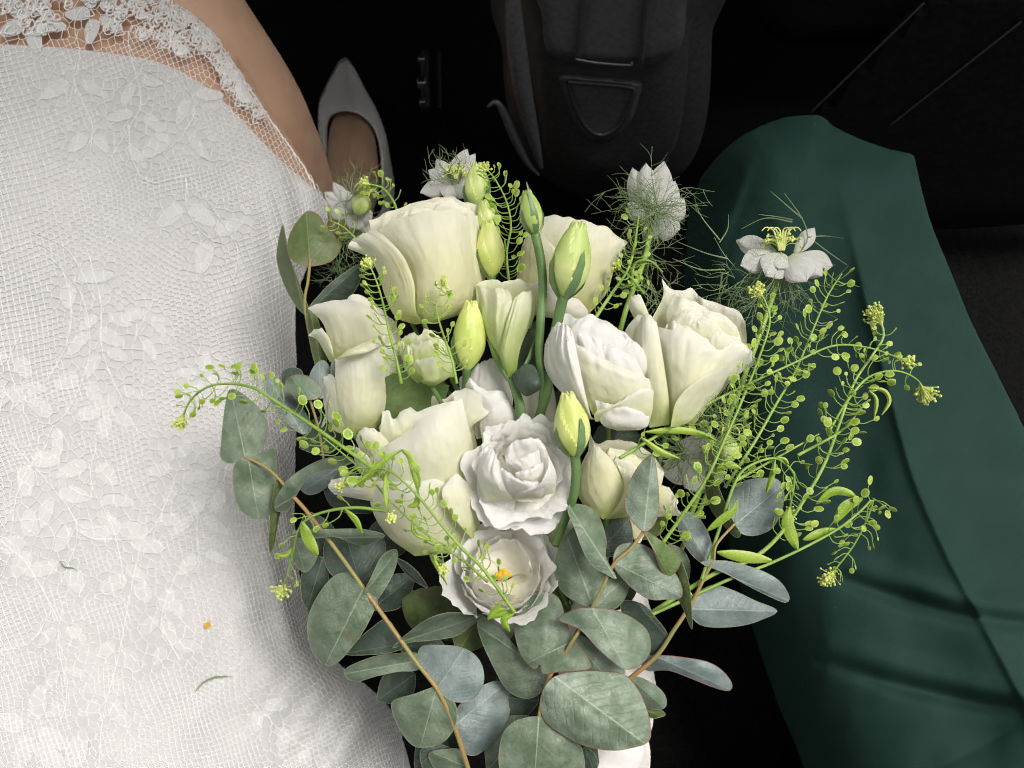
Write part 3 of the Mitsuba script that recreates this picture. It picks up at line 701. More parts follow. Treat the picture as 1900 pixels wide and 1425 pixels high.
wrap = thing('bouquet_wrap', 'white satin ribbon wrapped around the bound stems below the leaves', 'ribbon')
m = []
th = np.linspace(0, 2 * np.pi, 41)[:-1]
c = crom([(1135, 1060, .485), (1128, 1200, .478), (1118, 1400, .470), (1108, 1620, .462)], 60); w = np.interp(np.linspace(0, 1, 60), [0, .25, .6, 1], [62, 92, 84, 74])
ctr = P(c[:, 0], c[:, 1], c[:, 2])
t = unit(np.gradient(ctr, axis=0)); a = unit(np.cross(t, FWD)); b = np.cross(t, a)
rr = (w * K * c[:, 2])[:, None] * (1 + 0.03 * np.sin(3 * th + np.arange(60)[:, None] * .9) + 0.02 * np.sin(7 * th - np.arange(60)[:, None] * .5))
v = ctr[:, None] + rr[..., None] * (np.cos(th)[None, :, None] * a[:, None] + np.sin(th)[None, :, None] * b[:, None])
i, j = np.meshgrid(np.arange(59), np.arange(40), indexing='ij'); i, j = i.ravel(), j.ravel(); k = (j + 1) % 40
part(wrap, 'band', mikit.ply((v.reshape(-1, 3), np.vstack([np.stack([i * 40 + j, i * 40 + k, i * 40 + 40 + k], 1), np.stack([i * 40 + j, i * 40 + 40 + k, i * 40 + 40 + j], 1)])), 'ribbon_satin', True))
petal(wrap, .455, 'ribbon_satin', [(1150, 1440), (1160, 1410), (1172, 1385)], [(1205, 1440, 8), (1207, 1400, 8), (1203, 1370, 8)], [(1172, 1385), (1190, 1376, 3), (1203, 1370, 8)], 2, name='ribbon_end')

GR = 'roses of the bouquet'
# --- rose A
fl = thing('rose', 'large cream rose at the top left of the bouquet, just below the white shoe', 'rose')
d = .445; c1 = 'petal_cream'
petal(fl, d, c1, [(720, 520, 32), (695, 450, 32), (684, 408, 28)], [(880, 520, 32), (893, 440, 30), (889, 381, 26)], [(684, 408, 28), (700, 404, 27), (716, 392, 26), (745, 384, 24), (797, 370, 24), (834, 364, 22), (857, 373, 22), (889, 381, 26)], -6, 3, 3)
petal(fl, d, c1, [(720, 520, 24), (705, 450, 22), (716, 394, 18)], [(870, 520, 24), (880, 440, 20), (872, 384, 14)], [(716, 394, 18), (745, 388, 14), (770, 378, 12), (805, 374, 10), (834, 368, 10), (858, 378, 10), (872, 384, 14)], 3, 3, 3)
petal(fl, d, c1, [(712, 470, 14), (712, 430, 14), (726, 404, 10)], [(800, 470, 10), (812, 430, 6), (806, 384, 4)], [(726, 404, 10), (750, 392, 6), (776, 386, 4), (806, 384, 4)], 3, 3, 3)
petal(fl, d, 'petal_ivory', [(790, 440, 10), (788, 410, 8), (800, 388, 5)], [(850, 440, 10), (862, 410, 8), (868, 386, 6)], [(800, 388, 5), (815, 376, 3), (834, 370, 3), (850, 378, 4), (868, 386, 6)], 2, 2, 2)
petal(fl, d, c1, [(790, 600, 4), (862, 572, 12), (878, 520, 10), (874, 465, 8), (866, 396, 8)], [(802, 600, 8), (862, 580, 18), (890, 553, 22), (901, 508, 24), (894, 450, 24), (886, 402, 20)], [(866, 396, 8), (876, 392, 12), (886, 402, 20)], 2, 3)
petal(fl, d, c1, [(778, 600, 0), (768, 570, -2), (758, 500, 0), (727, 458, 6), (702, 428, 14)], [(800, 601, 0), (850, 582, 8), (878, 556, 12), (887, 510, 15), (883, 450, 16), (874, 398, 12)], [(702, 428, 14), (722, 412, 8), (744, 402, 2), (772, 396, -3), (800, 391, -5), (840, 389, -3), (858, 392, 3), (874, 398, 12)], 11, 5, 2, n=(34, 34))
petal(fl, d, c1, [(770, 602, 0), (734, 588, 8), (714, 548, 14), (700, 503, 18), (676, 469, 20), (648, 457, 24)], [(787, 600, -5), (772, 577, -9), (768, 524, -9), (750, 478, -6), (722, 446, 0), (694, 424, 10)], [(648, 457, 24), (652, 446, 20), (666, 438, 14), (682, 430, 12), (694, 424, 10)], 5, 4, 2)
petal(fl, d, 'petal_ivory', [(690, 480, 22), (668, 470, 22), (645, 461, 22)], [(690, 462, 18), (672, 452, 19), (652, 448, 20)], [(645, 461, 22), (646, 454, 20), (652, 448, 20)], 1)
hidden_stem(fl, 786, 600, d)
# --- rose B
fl = thing('rose', 'cream rose behind the two tall green buds at the top of the bouquet', 'rose')
d = .465
petal(fl, d, c1, [(1000, 590, 14), (962, 540, 22), (962, 490, 24), (975, 440, 20), (1005, 402, 14)], [(1095, 580, 10), (1125, 545, 16), (1138, 505, 20), (1150, 472, 18), (1165, 449, 12)], [(1005, 402, 14), (1027, 398, 10), (1060, 405, 6), (1087, 411, 4), (1095, 414, 4), (1124, 420, 6), (1137, 430, 8), (1165, 449, 12)], 10, 4, 2, n=(30, 28))
petal(fl, d, c1, [(1000, 590, 8), (965, 540, 16), (965, 495, 18), (978, 445, 14), (1000, 425, 10)], [(1046, 585, 0), (1048, 530, -2), (1035, 470, -4), (1012, 440, 2)], [(1000, 425, 10), (1005, 432, 6), (1012, 440, 2)], 5, 2)
petal(fl, d, c1, [(1030, 590, 6), (1060, 520, -2), (1072, 460, -4), (1078, 420, -2)], [(1094, 580, 8), (1122, 540, 12), (1145, 478, 12), (1162, 452, 8)], [(1078, 420, -2), (1100, 418, -3), (1120, 424, 0), (1137, 434, 4), (1162, 452, 8)], 7, 6, 3)
hidden_stem(fl, 1045, 590, d)
# --- rose C
fl = thing('rose', 'ivory rose at the left edge of the bouquet, one pointed petal towards the dress', 'rose')
d = .445; c2 = 'petal_ivory'
petal(fl, d, c2, [(640, 700, 24), (630, 620, 26), (640, 562, 26)], [(740, 700, 24), (745, 640, 24), (735, 600, 24)], [(640, 562, 26), (655, 545, 24), (690, 558, 24), (735, 600, 24)], 3, 2)
petal(fl, d, c2, [(617, 670, 10), (611, 640, 8), (599, 600, 10), (571, 571, 14)], [(735, 690, 12), (737, 650, 10), (722, 602, 10)], [(571, 571, 14), (594, 564, 6), (638, 556, 0), (668, 560, -2), (690, 573, 0), (722, 602, 10)], 7, 4, 1)
petal(fl, d, 'petal_ivory', [(612, 672, 8), (600, 650, 10), (588, 630, 12), (572, 622, 14)], [(621, 668, 0), (612, 630, 2), (597, 609, 6)], [(572, 622, 14), (584, 611, 9), (597, 609, 6)], 2)
petal(fl, d, c2, [(640, 807, 6), (616, 795, 10), (600, 750, 12), (600, 700, 10)], [(662, 806, 4), (640, 780, 2), (626, 740, 2), (622, 700, 2)], [(600, 700, 10), (612, 694, 6), (622, 700, 2)], 2)
petal(fl, d, c2, [(646, 806, 4), (627, 760, 2), (622, 715, 2), (622, 667, 0)], [(690, 800, 8), (730, 760, 14), (748, 700, 14), (738, 645, 8), (712, 628, 4)], [(622, 667, 0), (650, 661, -6), (685, 647, -6), (712, 628, 4)], 10, 0, 0, n=(28, 28))
petal(fl, d - .006, 'petal_ivory', [(622, 669, -1), (640, 664, -6), (680, 655, -9), (706, 642, -4)], [(624, 666, 0), (645, 650, -5), (680, 634, -4), (716, 624, 4)], [(706, 642, -4), (712, 634, -1), (716, 624, 4)], 2.5)
hidden_stem(fl, 655, 806, d)
# --- rose D
fl = thing('rose', 'open ivory rose at the right of the bouquet, ruffled rim towards the green trousers', 'rose')
d = .430
petal(fl, d, c2, [(1200, 610, 12), (1180, 595, 12), (1164, 567, 10)], [(1212, 606, 8), (1202, 578, 6), (1189, 547, 8)], [(1164, 567, 10), (1172, 550, 8), (1189, 547, 8)], 2, 2)
petal(fl, d, c2, [(1190, 660, 12), (1206, 600, 14), (1230, 550, 12), (1228, 514, 8)], [(1370, 700, 22), (1385, 640, 20), (1383, 600, 14)], [(1228, 514, 8), (1240, 532, 9), (1264, 541, 8), (1282, 534, 9), (1298, 550, 8), (1314, 556, 9), (1345, 568, 10), (1369, 577, 12), (1383, 600, 14)], -4, 3, 4, n=(36, 26))
petal(fl, d, c2, [(1250, 640, 8), (1236, 590, 6), (1250, 550, 5)], [(1372, 650, 10), (1374, 625, 8), (1366, 606, 6)], [(1250, 550, 5), (1268, 552, 2), (1290, 560, 1), (1320, 578, 0), (1345, 586, 1), (1366, 606, 6)], 4, 3, 4, n=(30, 22))
petal(fl, d, c2, [(1250, 650, 4), (1240, 612, 2), (1256, 574, 1)], [(1350, 650, 4), (1352, 632, 3), (1340, 612, 2)], [(1256, 574, 1), (1275, 572, -2), (1300, 584, -4), (1322, 592, -2), (1340, 612, 2)], 4, 4, 4)
petal(fl, d, c2, [(1232, 680, 4), (1228, 640, 3), (1236, 604, 2)], [(1300, 680, 2), (1296, 640, -2), (1284, 604, -2)], [(1236, 604, 2), (1250, 594, -2), (1268, 598, -4), (1284, 604, -2)], 4, 3, 4)
petal(fl, d, c2, [(1290, 680, 2), (1300, 650, -2), (1310, 618, -2)], [(1376, 680, 8), (1380, 650, 8), (1372, 622, 7)], [(1310, 618, -2), (1330, 616, -4), (1352, 620, 0), (1372, 622, 7)], 4, 3, 4)
petal(fl, d, 'petal_ivory', [(1262, 640, 2), (1262, 606, 0), (1278, 590, -2)], [(1330, 645, 2), (1326, 622, 0), (1312, 606, -1)], [(1278, 590, -2), (1292, 590, -4), (1304, 598, -3), (1312, 606, -1)], 3, 3, 3)
petal(fl, d, c2, [(1180, 785, 12), (1150, 700, 14), (1158, 620, 12), (1180, 584, 10)], [(1240, 785, 4), (1230, 700, 2), (1204, 586, 4)], [(1180, 584, 10), (1190, 580, 7), (1204, 586, 4)], 4)
petal(fl, d, c2, [(1240, 786, 4), (1238, 742, 0), (1230, 670, 0), (1219, 606, 2)], [(1288, 788, 10), (1330, 735, 14), (1374, 692, 16), (1404, 674, 14)], [(1219, 606, 2), (1243, 612, -4), (1274, 606, -7), (1308, 627, -7), (1345, 636, -4), (1372, 632, 0), (1394, 650, 5), (1404, 674, 14)], 11, 3, 3, n=(36, 34))
petal(fl, d - .009, 'petal_ivory', [(1244, 792, -1), (1255, 745, -4), (1290, 708, -6), (1345, 682, 0)], [(1256, 793, 4), (1280, 782, 6), (1303, 755, 8), (1332, 716, 8), (1351, 677, 4)], [(1345, 682, 0), (1348, 679, 2), (1351, 677, 4)], 3)
petal(fl, d, c2, [(1205, 794, 0), (1192, 740, 2), (1176, 670, 4), (1182, 604, 3)], [(1241, 788, -4), (1241, 742, -6), (1231, 670, -6), (1219, 600, -4)], [(1182, 604, 3), (1195, 583, -2), (1208, 585, -4), (1219, 600, -4)], 5, 2)
hidden_stem(fl, 1240, 790, d)
# --- rose E
fl = thing('rose', 'largest ivory rose at the lower left of the bouquet, crossed by green seed sprigs', 'rose')
d = .430
petal(fl, d, c2, [(720, 860, 28), (695, 830, 28), (680, 772, 25)], [(850, 800, 24), (852, 760, 24), (846, 722, 20)], [(680, 772, 25), (705, 766, 24), (720, 755, 22), (742, 762, 20), (738, 735, 20), (765, 736, 20), (797, 729, 18), (823, 742, 18), (846, 722, 20)], -4, 2, 2, n=(36, 22))
petal(fl, d, c2, [(735, 870, 18), (712, 835, 18), (703, 792, 17)], [(850, 810, 14), (858, 775, 13), (856, 742, 12)], [(703, 792, 17), (716, 774, 14), (740, 780, 11), (770, 765, 9), (800, 754, 8), (830, 745, 9), (856, 742, 12)], 4, 2, 2, n=(30, 22))
petal(fl, d, 'petal_ivory', [(722, 850, 14), (705, 815, 14), (710, 765, 14)], [(800, 810, 12), (790, 780, 11), (762, 756, 12)], [(710, 765, 14), (722, 762, 13), (730, 778, 12), (745, 762, 12), (762, 756, 12)], 3, 2, 2)
petal(fl, d, c2, [(860, 900, 16), (850, 840, 14), (844, 785, 12), (842, 728, 12)], [(892, 850, 12), (880, 805, 11), (878, 789, 10), (902, 771, 10), (915, 752, 10)], [(842, 728, 12), (862, 721, 9), (880, 725, 8), (907, 737, 9), (915, 752, 10)], -3)
petal(fl, d, c2, [(740, 1010, 12), (700, 945, 16), (688, 895, 12), (681, 853, 8)], [(880, 990, 14), (895, 920, 14), (882, 850, 7), (868, 785, 2), (857, 741, 4)], [(681, 853, 8), (700, 838, 2), (723, 821, -3), (760, 795, -6), (797, 768, -7), (832, 750, -4), (857, 741, 4)], 12, 4, 1, n=(36, 34))
petal(fl, d, c2, [(770, 1032, 6), (720, 995, 10), (690, 945, 10), (684, 886, 6)], [(838, 1026, 6), (880, 992, 14), (894, 950, 14), (882, 908, 10), (848, 882, 3)], [(684, 886, 6), (715, 892, -2), (745, 890, -6), (778, 887, -8), (815, 884, -6), (848, 882, 3)], 12, 3, 1, n=(36, 34))
petal(fl, d - .0035, c2, [(876, 1000, 2), (846, 965, -9), (820, 918, -10), (836, 884, -7)], [(880, 998, 6), (894, 956, 8), (886, 916, 0), (852, 881, -5)], [(836, 884, -7), (844, 880, -7), (852, 881, -5)], 3)
petal(fl, d, c2, [(700, 862, 10), (672, 840, 12), (660, 818, 10)], [(726, 850, 8), (724, 825, 8), (706, 803, 8)], [(660, 818, 10), (665, 801, 5), (684, 793, 4), (706, 803, 8)], 3, 4)
petal(fl, d, c2, [(684, 892, 8), (661, 868, 8), (655, 824, 6)], [(692, 882, 0), (685, 850, -2), (670, 836, 0)], [(655, 824, 6), (662, 830, 2), (670, 836, 0)], 3)
petal(fl, d, 'petal_blush', [(700, 932, 8), (650, 923, 5), (621, 917, 6)], [(700, 886, 6), (650, 883, 3), (614, 892, 5)], [(621, 917, 6), (609, 904, 5), (614, 892, 5)], 4)
petal(fl, d, 'leaf_fresh', [(700, 850, 30), (680, 800, 28), (684, 745, 20), (716, 700, 12)], [(760, 830, 30), (800, 780, 30), (826, 740, 24), (834, 716, 16)], [(716, 700, 12), (742, 688, 9), (790, 700, 10), (834, 716, 16)], 4, name='leaf', label='broad green leaf behind the petals')
petal(fl, d, 'leaf_olive', [(830, 1190, 30), (770, 1170, 30), (748, 1135, 28), (748, 1092, 28)], [(850, 1190, 30), (860, 1140, 30), (845, 1085, 28)], [(748, 1092, 28), (765, 1096, 28), (800, 1088, 28), (845, 1085, 28)], 3, name='leaf', label='toothed dark green leaf')
hidden_stem(fl, 800, 1030, d)
# --- rose F
fl = thing('rose', 'small cream rose at the lower right of the bouquet, half hidden by a red-edged leaf', 'rose')
d = .425
petal(fl, d, c1, [(1100, 890, 14), (1092, 850, 14), (1094, 804, 10)], [(1212, 935, 16), (1226, 900, 14), (1233, 876, 12)], [(1094, 804, 10), (1108, 824, 9), (1126, 817, 6), (1134, 815, 6), (1168, 820, 5), (1195, 831, 7), (1211, 845, 9), (1233, 876, 12)], -3, 2, 3, n=(34, 22))
petal(fl, d, c1, [(1128, 900, 8), (1116, 860, 6), (1120, 838, 4)], [(1205, 905, 8), (1204, 875, 6), (1197, 852, 5)], [(1120, 838, 4), (1135, 830, 1), (1155, 836, 0), (1178, 838, 2), (1197, 852, 5)], 4, 3, 4)
petal(fl, d, c2, [(1140, 900, 4), (1132, 870, 2), (1136, 850, 1)], [(1190, 905, 5), (1186, 880, 3), (1180, 860, 2)], [(1136, 850, 1), (1150, 846, -2), (1168, 850, -1), (1180, 860, 2)], 3, 3, 3)
petal(fl, d, c1, [(1119, 964, 0), (1085, 938, 6), (1070, 910, 8), (1077, 866, 7), (1097, 826, 6)], [(1152, 955, 2), (1162, 915, -1), (1150, 880, -3), (1134, 852, -2), (1112, 830, 3)], [(1097, 826, 6), (1104, 824, 4), (1112, 830, 3)], 8)
petal(fl, d, c1, [(1125, 964, 0), (1150, 930, -4), (1158, 900, -5), (1146, 862, -4)], [(1160, 960, 4), (1202, 940, 8), (1225, 905, 10), (1232, 878, 10)], [(1146, 862, -4), (1165, 872, -5), (1190, 870, -3), (1212, 862, 2), (1232, 878, 10)], 6, 3, 3)
petal(fl, d, c1, [(1195, 965, 12), (1230, 958, 12), (1265, 957, 10)], [(1205, 905, 14), (1225, 900, 12), (1242, 906, 12)], [(1265, 957, 10), (1256, 940, 8), (1258, 928, 8), (1242, 906, 12)], 2)
petal(fl, d, c1, [(1165, 965, 12), (1172, 990, 12), (1184, 1016, 11)], [(1188, 955, 12), (1198, 970, 12), (1197, 990, 11)], [(1184, 1016, 11), (1190, 1004, 11), (1197, 990, 11)], 1)
petal(fl, d, c1, [(1012, 1045, 22), (1003, 1005, 20), (1012, 962, 18)], [(1035, 1045, 22), (1068, 1000, 18), (1078, 965, 14)], [(1012, 962, 18), (1040, 955, 14), (1078, 965, 14)], 5)
petal(fl, d, 'leaf_dark', [(1120, 860, 24), (1095, 830, 22), (1110, 792, 22)], [(1200, 850, 24), (1190, 810, 22), (1160, 785, 22)], [(1110, 792, 22), (1135, 782, 22), (1160, 785, 22)], 3, name='leaf')
hidden_stem(fl, 1125, 962, d)

# --- lisianthus
GL = 'lisianthus flowers of the bouquet'
w1 = 'petal_white'
fl = thing('lisianthus', 'pure white ruffled lisianthus in the middle of the bouquet', 'flower')
d = .412
petal(fl, d, w1, [(930, 930, 14), (956, 962, 14), (986, 986, 16)], [(1015, 900, 8), (1036, 925, 12), (1031, 948, 14)], [(986, 986, 16), (1000, 982, 15), (1014, 966, 13), (1031, 948, 14)], 3, 0, 2)
petal(fl, d, w1, [(885, 880, 10), (886, 915, 12), (899, 951, 14)], [(960, 910, 8), (955, 940, 10), (950, 954, 12)], [(899, 951, 14), (912, 946, 12), (923, 957, 12), (935, 944, 11), (950, 954, 12)], 3, 0, 2)
jr = np.random.default_rng(21)
def ring(n, ph0, wid, h, fl_, curl, ruf, jp=14, jh=.07, jr_=.10):
    return [(k * 360 / n + ph0 + jr.uniform(-jp, jp), wid * jr.uniform(.85, 1.15), 1 + jr.uniform(-jr_, jr_), h + jr.uniform(-jh, jh), fl_ + jr.uniform(-.1, .1), curl, .05, ruf) for k in range(n)]
cup(fl, w1, (968, 878, d + .030), (-.05, .05, .99), 66, 92, ring(6, 20, 44, .86, .42, .9, .17))
cup(fl, w1, (966, 880, d + .028), (-.02, .12, .99), 60, 96, ring(5, 45, 50, .93, .28, .8, .14))
cup(fl, w1, (968, 880, d + .026), (.04, .18, .98), 54, 98, ring(4, 10, 58, 1.0, .06, .5, .10))
petal(fl, d - .012, w1, [(965, 905, 20), (946, 880, 14), (936, 845, 8)], [(1010, 895, 20), (1020, 860, 12), (1012, 826, 8)], [(936, 845, 8), (950, 822, 4), (980, 814, 3), (1000, 816, 4), (1012, 826, 8)], -3, 3, 3)
petal(fl, d - .012, w1, [(995, 905, 16), (978, 890, 10), (944, 858, 6)], [(1008, 890, 16), (1004, 862, 12), (1000, 834, 6)], [(944, 858, 6), (962, 850, 2), (985, 842, 2), (1000, 834, 6)], 3, 2, 2)
petal(fl, d - .012, w1, [(960, 915, 14), (955, 892, 7), (956, 876, 2)], [(1000, 908, 14), (1008, 885, 10), (1008, 858, 4)], [(956, 876, 2), (975, 872, -1), (995, 864, 0), (1008, 858, 4)], 4, 2, 2)
petal(fl, d - .012, w1, [(935, 925, 12), (925, 895, 7), (930, 868, 3)], [(1005, 925, 12), (1010, 905, 5), (996, 893, 0)], [(930, 868, 3), (945, 878, -2), (970, 892, -4), (996, 893, 0)], 5, 4, 2)
petal(fl, d - .012, w1, [(950, 930, 12), (962, 915, 4), (975, 902, 0)], [(1030, 915, 14), (1032, 880, 8), (1018, 845, 5)], [(975, 902, 0), (1000, 898, -3), (1012, 875, 0), (1018, 845, 5)], 4, 4, 2)
petal(fl, d - .012, w1, [(900, 930, 14), (885, 880, 10), (900, 830, 8)], [(955, 930, 12), (935, 900, 4), (928, 862, 3)], [(900, 830, 8), (915, 832, 4), (928, 862, 3)], 4, 4, 4)
hidden_stem(fl, 968, 880, d + .03)
fl = thing('lisianthus', 'open off-white lisianthus with an orange center, at the bottom of the flowers', 'flower')
d = .426; w2 = 'petal_blush'
petal(fl, d, w2, [(900, 1110, 10), (906, 1150, 12), (930, 1190, 12)], [(965, 1110, 6), (962, 1155, 9), (946, 1190, 11)], [(930, 1190, 12), (938, 1193, 12), (946, 1190, 11)], 3)
cup(fl, w1, (930, 1082, d + .020), (0.06, .52, .85), 80, 92, ring(6, -20, 50, .92, .14, .6, .14, 10, .09, .12))
cup(fl, w1, (930, 1080, d + .019), (0.06, .52, .85), 72, 94, ring(5, 16, 56, .98, .0, .4, .13, 14, .10, .12))
cup(fl, w1, (931, 1078, d + .018), (0.06, .52, .85), 58, 94, ring(4, 45, 62, .93, -.08, .3, .14, 18, .10, .16))
cup(fl, w1, (932, 1076, d + .018), (0.06, .52, .85), 44, 90, ring(2, 10, 60, .92, -.12, .2, .12, 40, .10, .1))
m = MB(); ax = unit(V(.02, .46, .88)); o = P(934, 1076, d + .017)
for k in range(12):
    a = rng.uniform(0, 6.28); r = .0035 * math.sqrt(rng.uniform(.05, 1)); tipp = o + ax * rng.uniform(.008, .012) + V(math.cos(a) * r, math.sin(a) * r * .6, 0)
    m.tube(np.stack([o, tipp]), .0004, 4); m.ball(tipp, .0016, 1)
part(fl, 'stamens', mikit.ply(m.mesh(), 'pollen', True), label='orange stamens')
hidden_stem(fl, 930, 1095, d + .026)
fl = thing('lisianthus', 'white folded lisianthus in front of the open ivory rose at the right', 'flower')
d = .418
petal(fl, d, w1, [(1045, 700, 16), (1018, 640, 16), (1035, 590, 13)], [(1195, 710, 14), (1200, 670, 13), (1193, 645, 11)], [(1035, 590, 13), (1053, 579, 11), (1069, 590, 10), (1095, 584, 9), (1124, 595, 8), (1148, 611, 8), (1166, 624, 9), (1193, 645, 11)], -4, 3, 4, n=(34, 24))
petal(fl, d, w1, [(1070, 700, 10), (1048, 630, 8), (1068, 594, 6)], [(1180, 700, 8), (1176, 660, 6), (1152, 616, 5)], [(1068, 594, 6), (1085, 590, 3), (1112, 598, 2), (1135, 606, 3), (1152, 616, 5)], 4, 3, 3)
petal(fl, d, w1, [(1150, 700, 6), (1146, 655, 4), (1164, 624, 4)], [(1206, 705, 10), (1214, 680, 9), (1194, 646, 8)], [(1164, 624, 4), (1180, 636, 3), (1194, 646, 8)], 3, 2, 3)
petal(fl, d, 'petal_ivory', [(1100, 770, 4), (1078, 720, 2), (1066, 670, 0), (1064, 638, -2)], [(1205, 778, 8), (1213, 752, 8), (1211, 725, 6), (1204, 702, 3)], [(1064, 638, -2), (1084, 645, -5), (1110, 660, -8), (1150, 680, -9), (1185, 694, -5), (1204, 702, 3)], 6, 4, 2, n=(30, 28))
petal(fl, d, w1, [(1098, 760, 4), (1078, 700, 4), (1062, 630, 5)], [(1160, 730, 4), (1140, 680, 0), (1112, 628, 1)], [(1062, 630, 5), (1074, 616, 1), (1090, 622, 0), (1112, 628, 1)], 3, 3, 4)
petal(fl, d, w1, [(1120, 740, 4), (1112, 690, 2), (1110, 645, 0)], [(1200, 740, 6), (1196, 700, 3), (1178, 664, 1)], [(1110, 645, 0), (1130, 640, -4), (1155, 652, -4), (1178, 664, 1)], 3, 3, 4)
petal(fl, d - .002, w1, [(1090, 778, 2), (1052, 722, 4), (1030, 660, 4), (1036, 606, 2)], [(1098, 778, -2), (1086, 730, -5), (1074, 672, -6), (1062, 612, 0)], [(1036, 606, 2), (1048, 600, -2), (1062, 612, 0)], 4, 3, 4)
petal(fl, d, w1, [(1104, 778, 8), (1040, 727, 10), (1011, 682, 13), (1011, 636, 11)], [(1096, 778, -1), (1078, 720, -3), (1064, 660, -3), (1050, 600, 3)], [(1011, 636, 11), (1022, 614, 7), (1036, 598, 4), (1050, 600, 3)], 6, 2, 4)
petal(fl, d, 'petal_ivory', [(1104, 782, 0), (1105, 765, -4), (1138, 752, -6)], [(1205, 784, 6), (1210, 762, 5), (1213, 724, 3)], [(1138, 752, -6), (1160, 738, -8), (1190, 722, -5), (1213, 724, 3)], 3, 2, 2)
petal(fl, d, w1, [(1145, 799, 2), (1116, 786, -1), (1104, 742, -3)], [(1186, 798, 2), (1202, 790, 1), (1204, 772, -1)], [(1104, 742, -3), (1130, 748, -7), (1160, 754, -8), (1185, 760, -6), (1204, 772, -1)], 2, 2, 3)
hidden_stem(fl, 1130, 790, d + .012)
fl = thing('lisianthus', 'half-open greenish white lisianthus in the upper middle, flared like a bell', 'flower')
d = .435; w3 = 'petal_green'
petal(fl, d, 'petal_blush', [(960, 580, 26), (955, 545, 24), (956, 520, 22)], [(1085, 600, 30), (1092, 580, 28), (1080, 562, 26)], [(956, 520, 22), (975, 528, 22), (1000, 524, 22), (1028, 530, 22), (1045, 545, 24), (1065, 552, 25), (1080, 562, 26)], 4, 3, 5)
petal(fl, d, w3, [(905, 610, 18), (886, 565, 18), (884, 526, 15)], [(985, 610, 18), (995, 570, 16), (1000, 540, 14)], [(884, 526, 15), (902, 521, 13), (930, 523, 12), (950, 519, 12), (965, 517, 13), (985, 531, 14), (1000, 540, 14)], -3, 2, 4)
petal(fl, d, w3, [(940, 700, 6), (906, 637, 12), (889, 590, 14), (889, 562, 12), (883, 528, 10)], [(950, 700, 2), (942, 650, -3), (944, 600, -6), (950, 560, -6), (946, 540, -4)], [(883, 528, 10), (895, 534, 4), (910, 536, 0), (925, 533, -3), (946, 540, -4)], 7, 3, 3)
petal(fl, d - .002, w3, [(942, 700, 2), (928, 660, -5), (936, 612, -8), (952, 560, -6)], [(957, 698, 6), (966, 645, 9), (985, 600, 13), (992, 575, 13), (992, 540, 12)], [(952, 560, -6), (962, 546, -5), (978, 541, 2), (992, 540, 12)], 8, 3, 3)
stalk(fl, [(948, 702, .437), (958, 730, .437), (966, 760, .438), (970, 800, .44)], 15, 20)
for L_, R_, tip in (([(940, 708, 2), (915, 665, 6)], [(946, 706, 0), (918, 655, 4)], (902, 622, 10)), ([(952, 708, 2), (975, 670, 6)], [(956, 704, 4), (984, 668, 8)], (992, 625, 12))):
    petal(fl, d - .004, 'sepal', L_ + [tip], R_ + [(tip[0] + 2, tip[1] + 1, tip[2])], [tip, (tip[0] + 2, tip[1] + 1, tip[2])], 1, name='sepal', n=(5, 12))
petal(fl, .425, 'leaf_dark', [(1005, 722, 3), (975, 735, 4), (955, 712, 6), (950, 695, 8)], [(1006, 718, 3), (1002, 705, 0), (992, 680, 4), (975, 675, 7)], [(950, 695, 8), (962, 684, 6), (975, 675, 7)], 3, name='leaf', label='small dark green leaf on the stems')
petal(fl, .45, 'leaf_dark', [(960, 690, 3), (958, 650, 4), (975, 610, 6)], [(1010, 690, 3), (1005, 640, 0), (1002, 590, 4)], [(975, 610, 6), (988, 598, 6), (1002, 590, 4)], 3, name='leaf')
fl = thing('lisianthus', 'white lisianthus deep in the middle, mostly hidden behind green stems', 'flower')
d = .442
petal(fl, d, w1, [(880, 770, 14), (862, 720, 14), (880, 667, 12)], [(950, 770, 14), (950, 720, 14), (922, 666, 11)], [(880, 667, 12), (890, 673, 9), (905, 668, 8), (922, 666, 11)], 6, 2, 3)
petal(fl, d, w1, [(885, 815, 10), (858, 755, 12), (852, 702, 8)], [(955, 795, 8), (948, 755, 5), (940, 728, 4)], [(852, 702, 8), (863, 694, 3), (880, 710, -2), (902, 726, -4), (925, 725, -2), (940, 728, 4)], 5, 3, 2)
petal(fl, d, w1, [(895, 820, 6), (890, 780, 3), (905, 745, 1)], [(962, 800, 5), (958, 770, 2), (945, 742, 2)], [(905, 745, 1), (925, 740, -3), (945, 742, 2)], 4, 2, 2)
petal(fl, d, 'petal_blush', [(960, 800, 18), (955, 750, 18), (965, 705, 16)], [(1030, 800, 18), (1032, 750, 18), (1024, 705, 16)], [(965, 705, 16), (995, 695, 14), (1024, 705, 16)], 5)
for L_, R_, M_ in (([(880, 830, 20), (850, 770, 18), (846, 720, 18)], [(905, 830, 20), (900, 760, 16), (880, 715, 18)], [(846, 720, 18), (862, 706, 18), (880, 715, 18)]), ([(1010, 800, 22), (985, 770, 22), (985, 735, 22)], [(1060, 800, 22), (1070, 770, 22), (1060, 735, 22)], [(985, 735, 22), (1020, 722, 22), (1060, 735, 22)])):
    petal(fl, d, 'leaf_dark', L_, R_, M_, 2, name='leaf')
hidden_stem(fl, 905, 815, d + .01)
fl = thing('lisianthus', 'small yellow-green half-open lisianthus above the broad green leaf', 'flower')
d = .432
petal(fl, d, w3, [(760, 700, 12), (744, 660, 14), (745, 629, 11)], [(842, 700, 12), (846, 662, 12), (822, 628, 10)], [(745, 629, 11), (762, 618, 8), (778, 622, 7), (792, 607, 7), (806, 618, 8), (822, 628, 10)], 2, 2, 4)
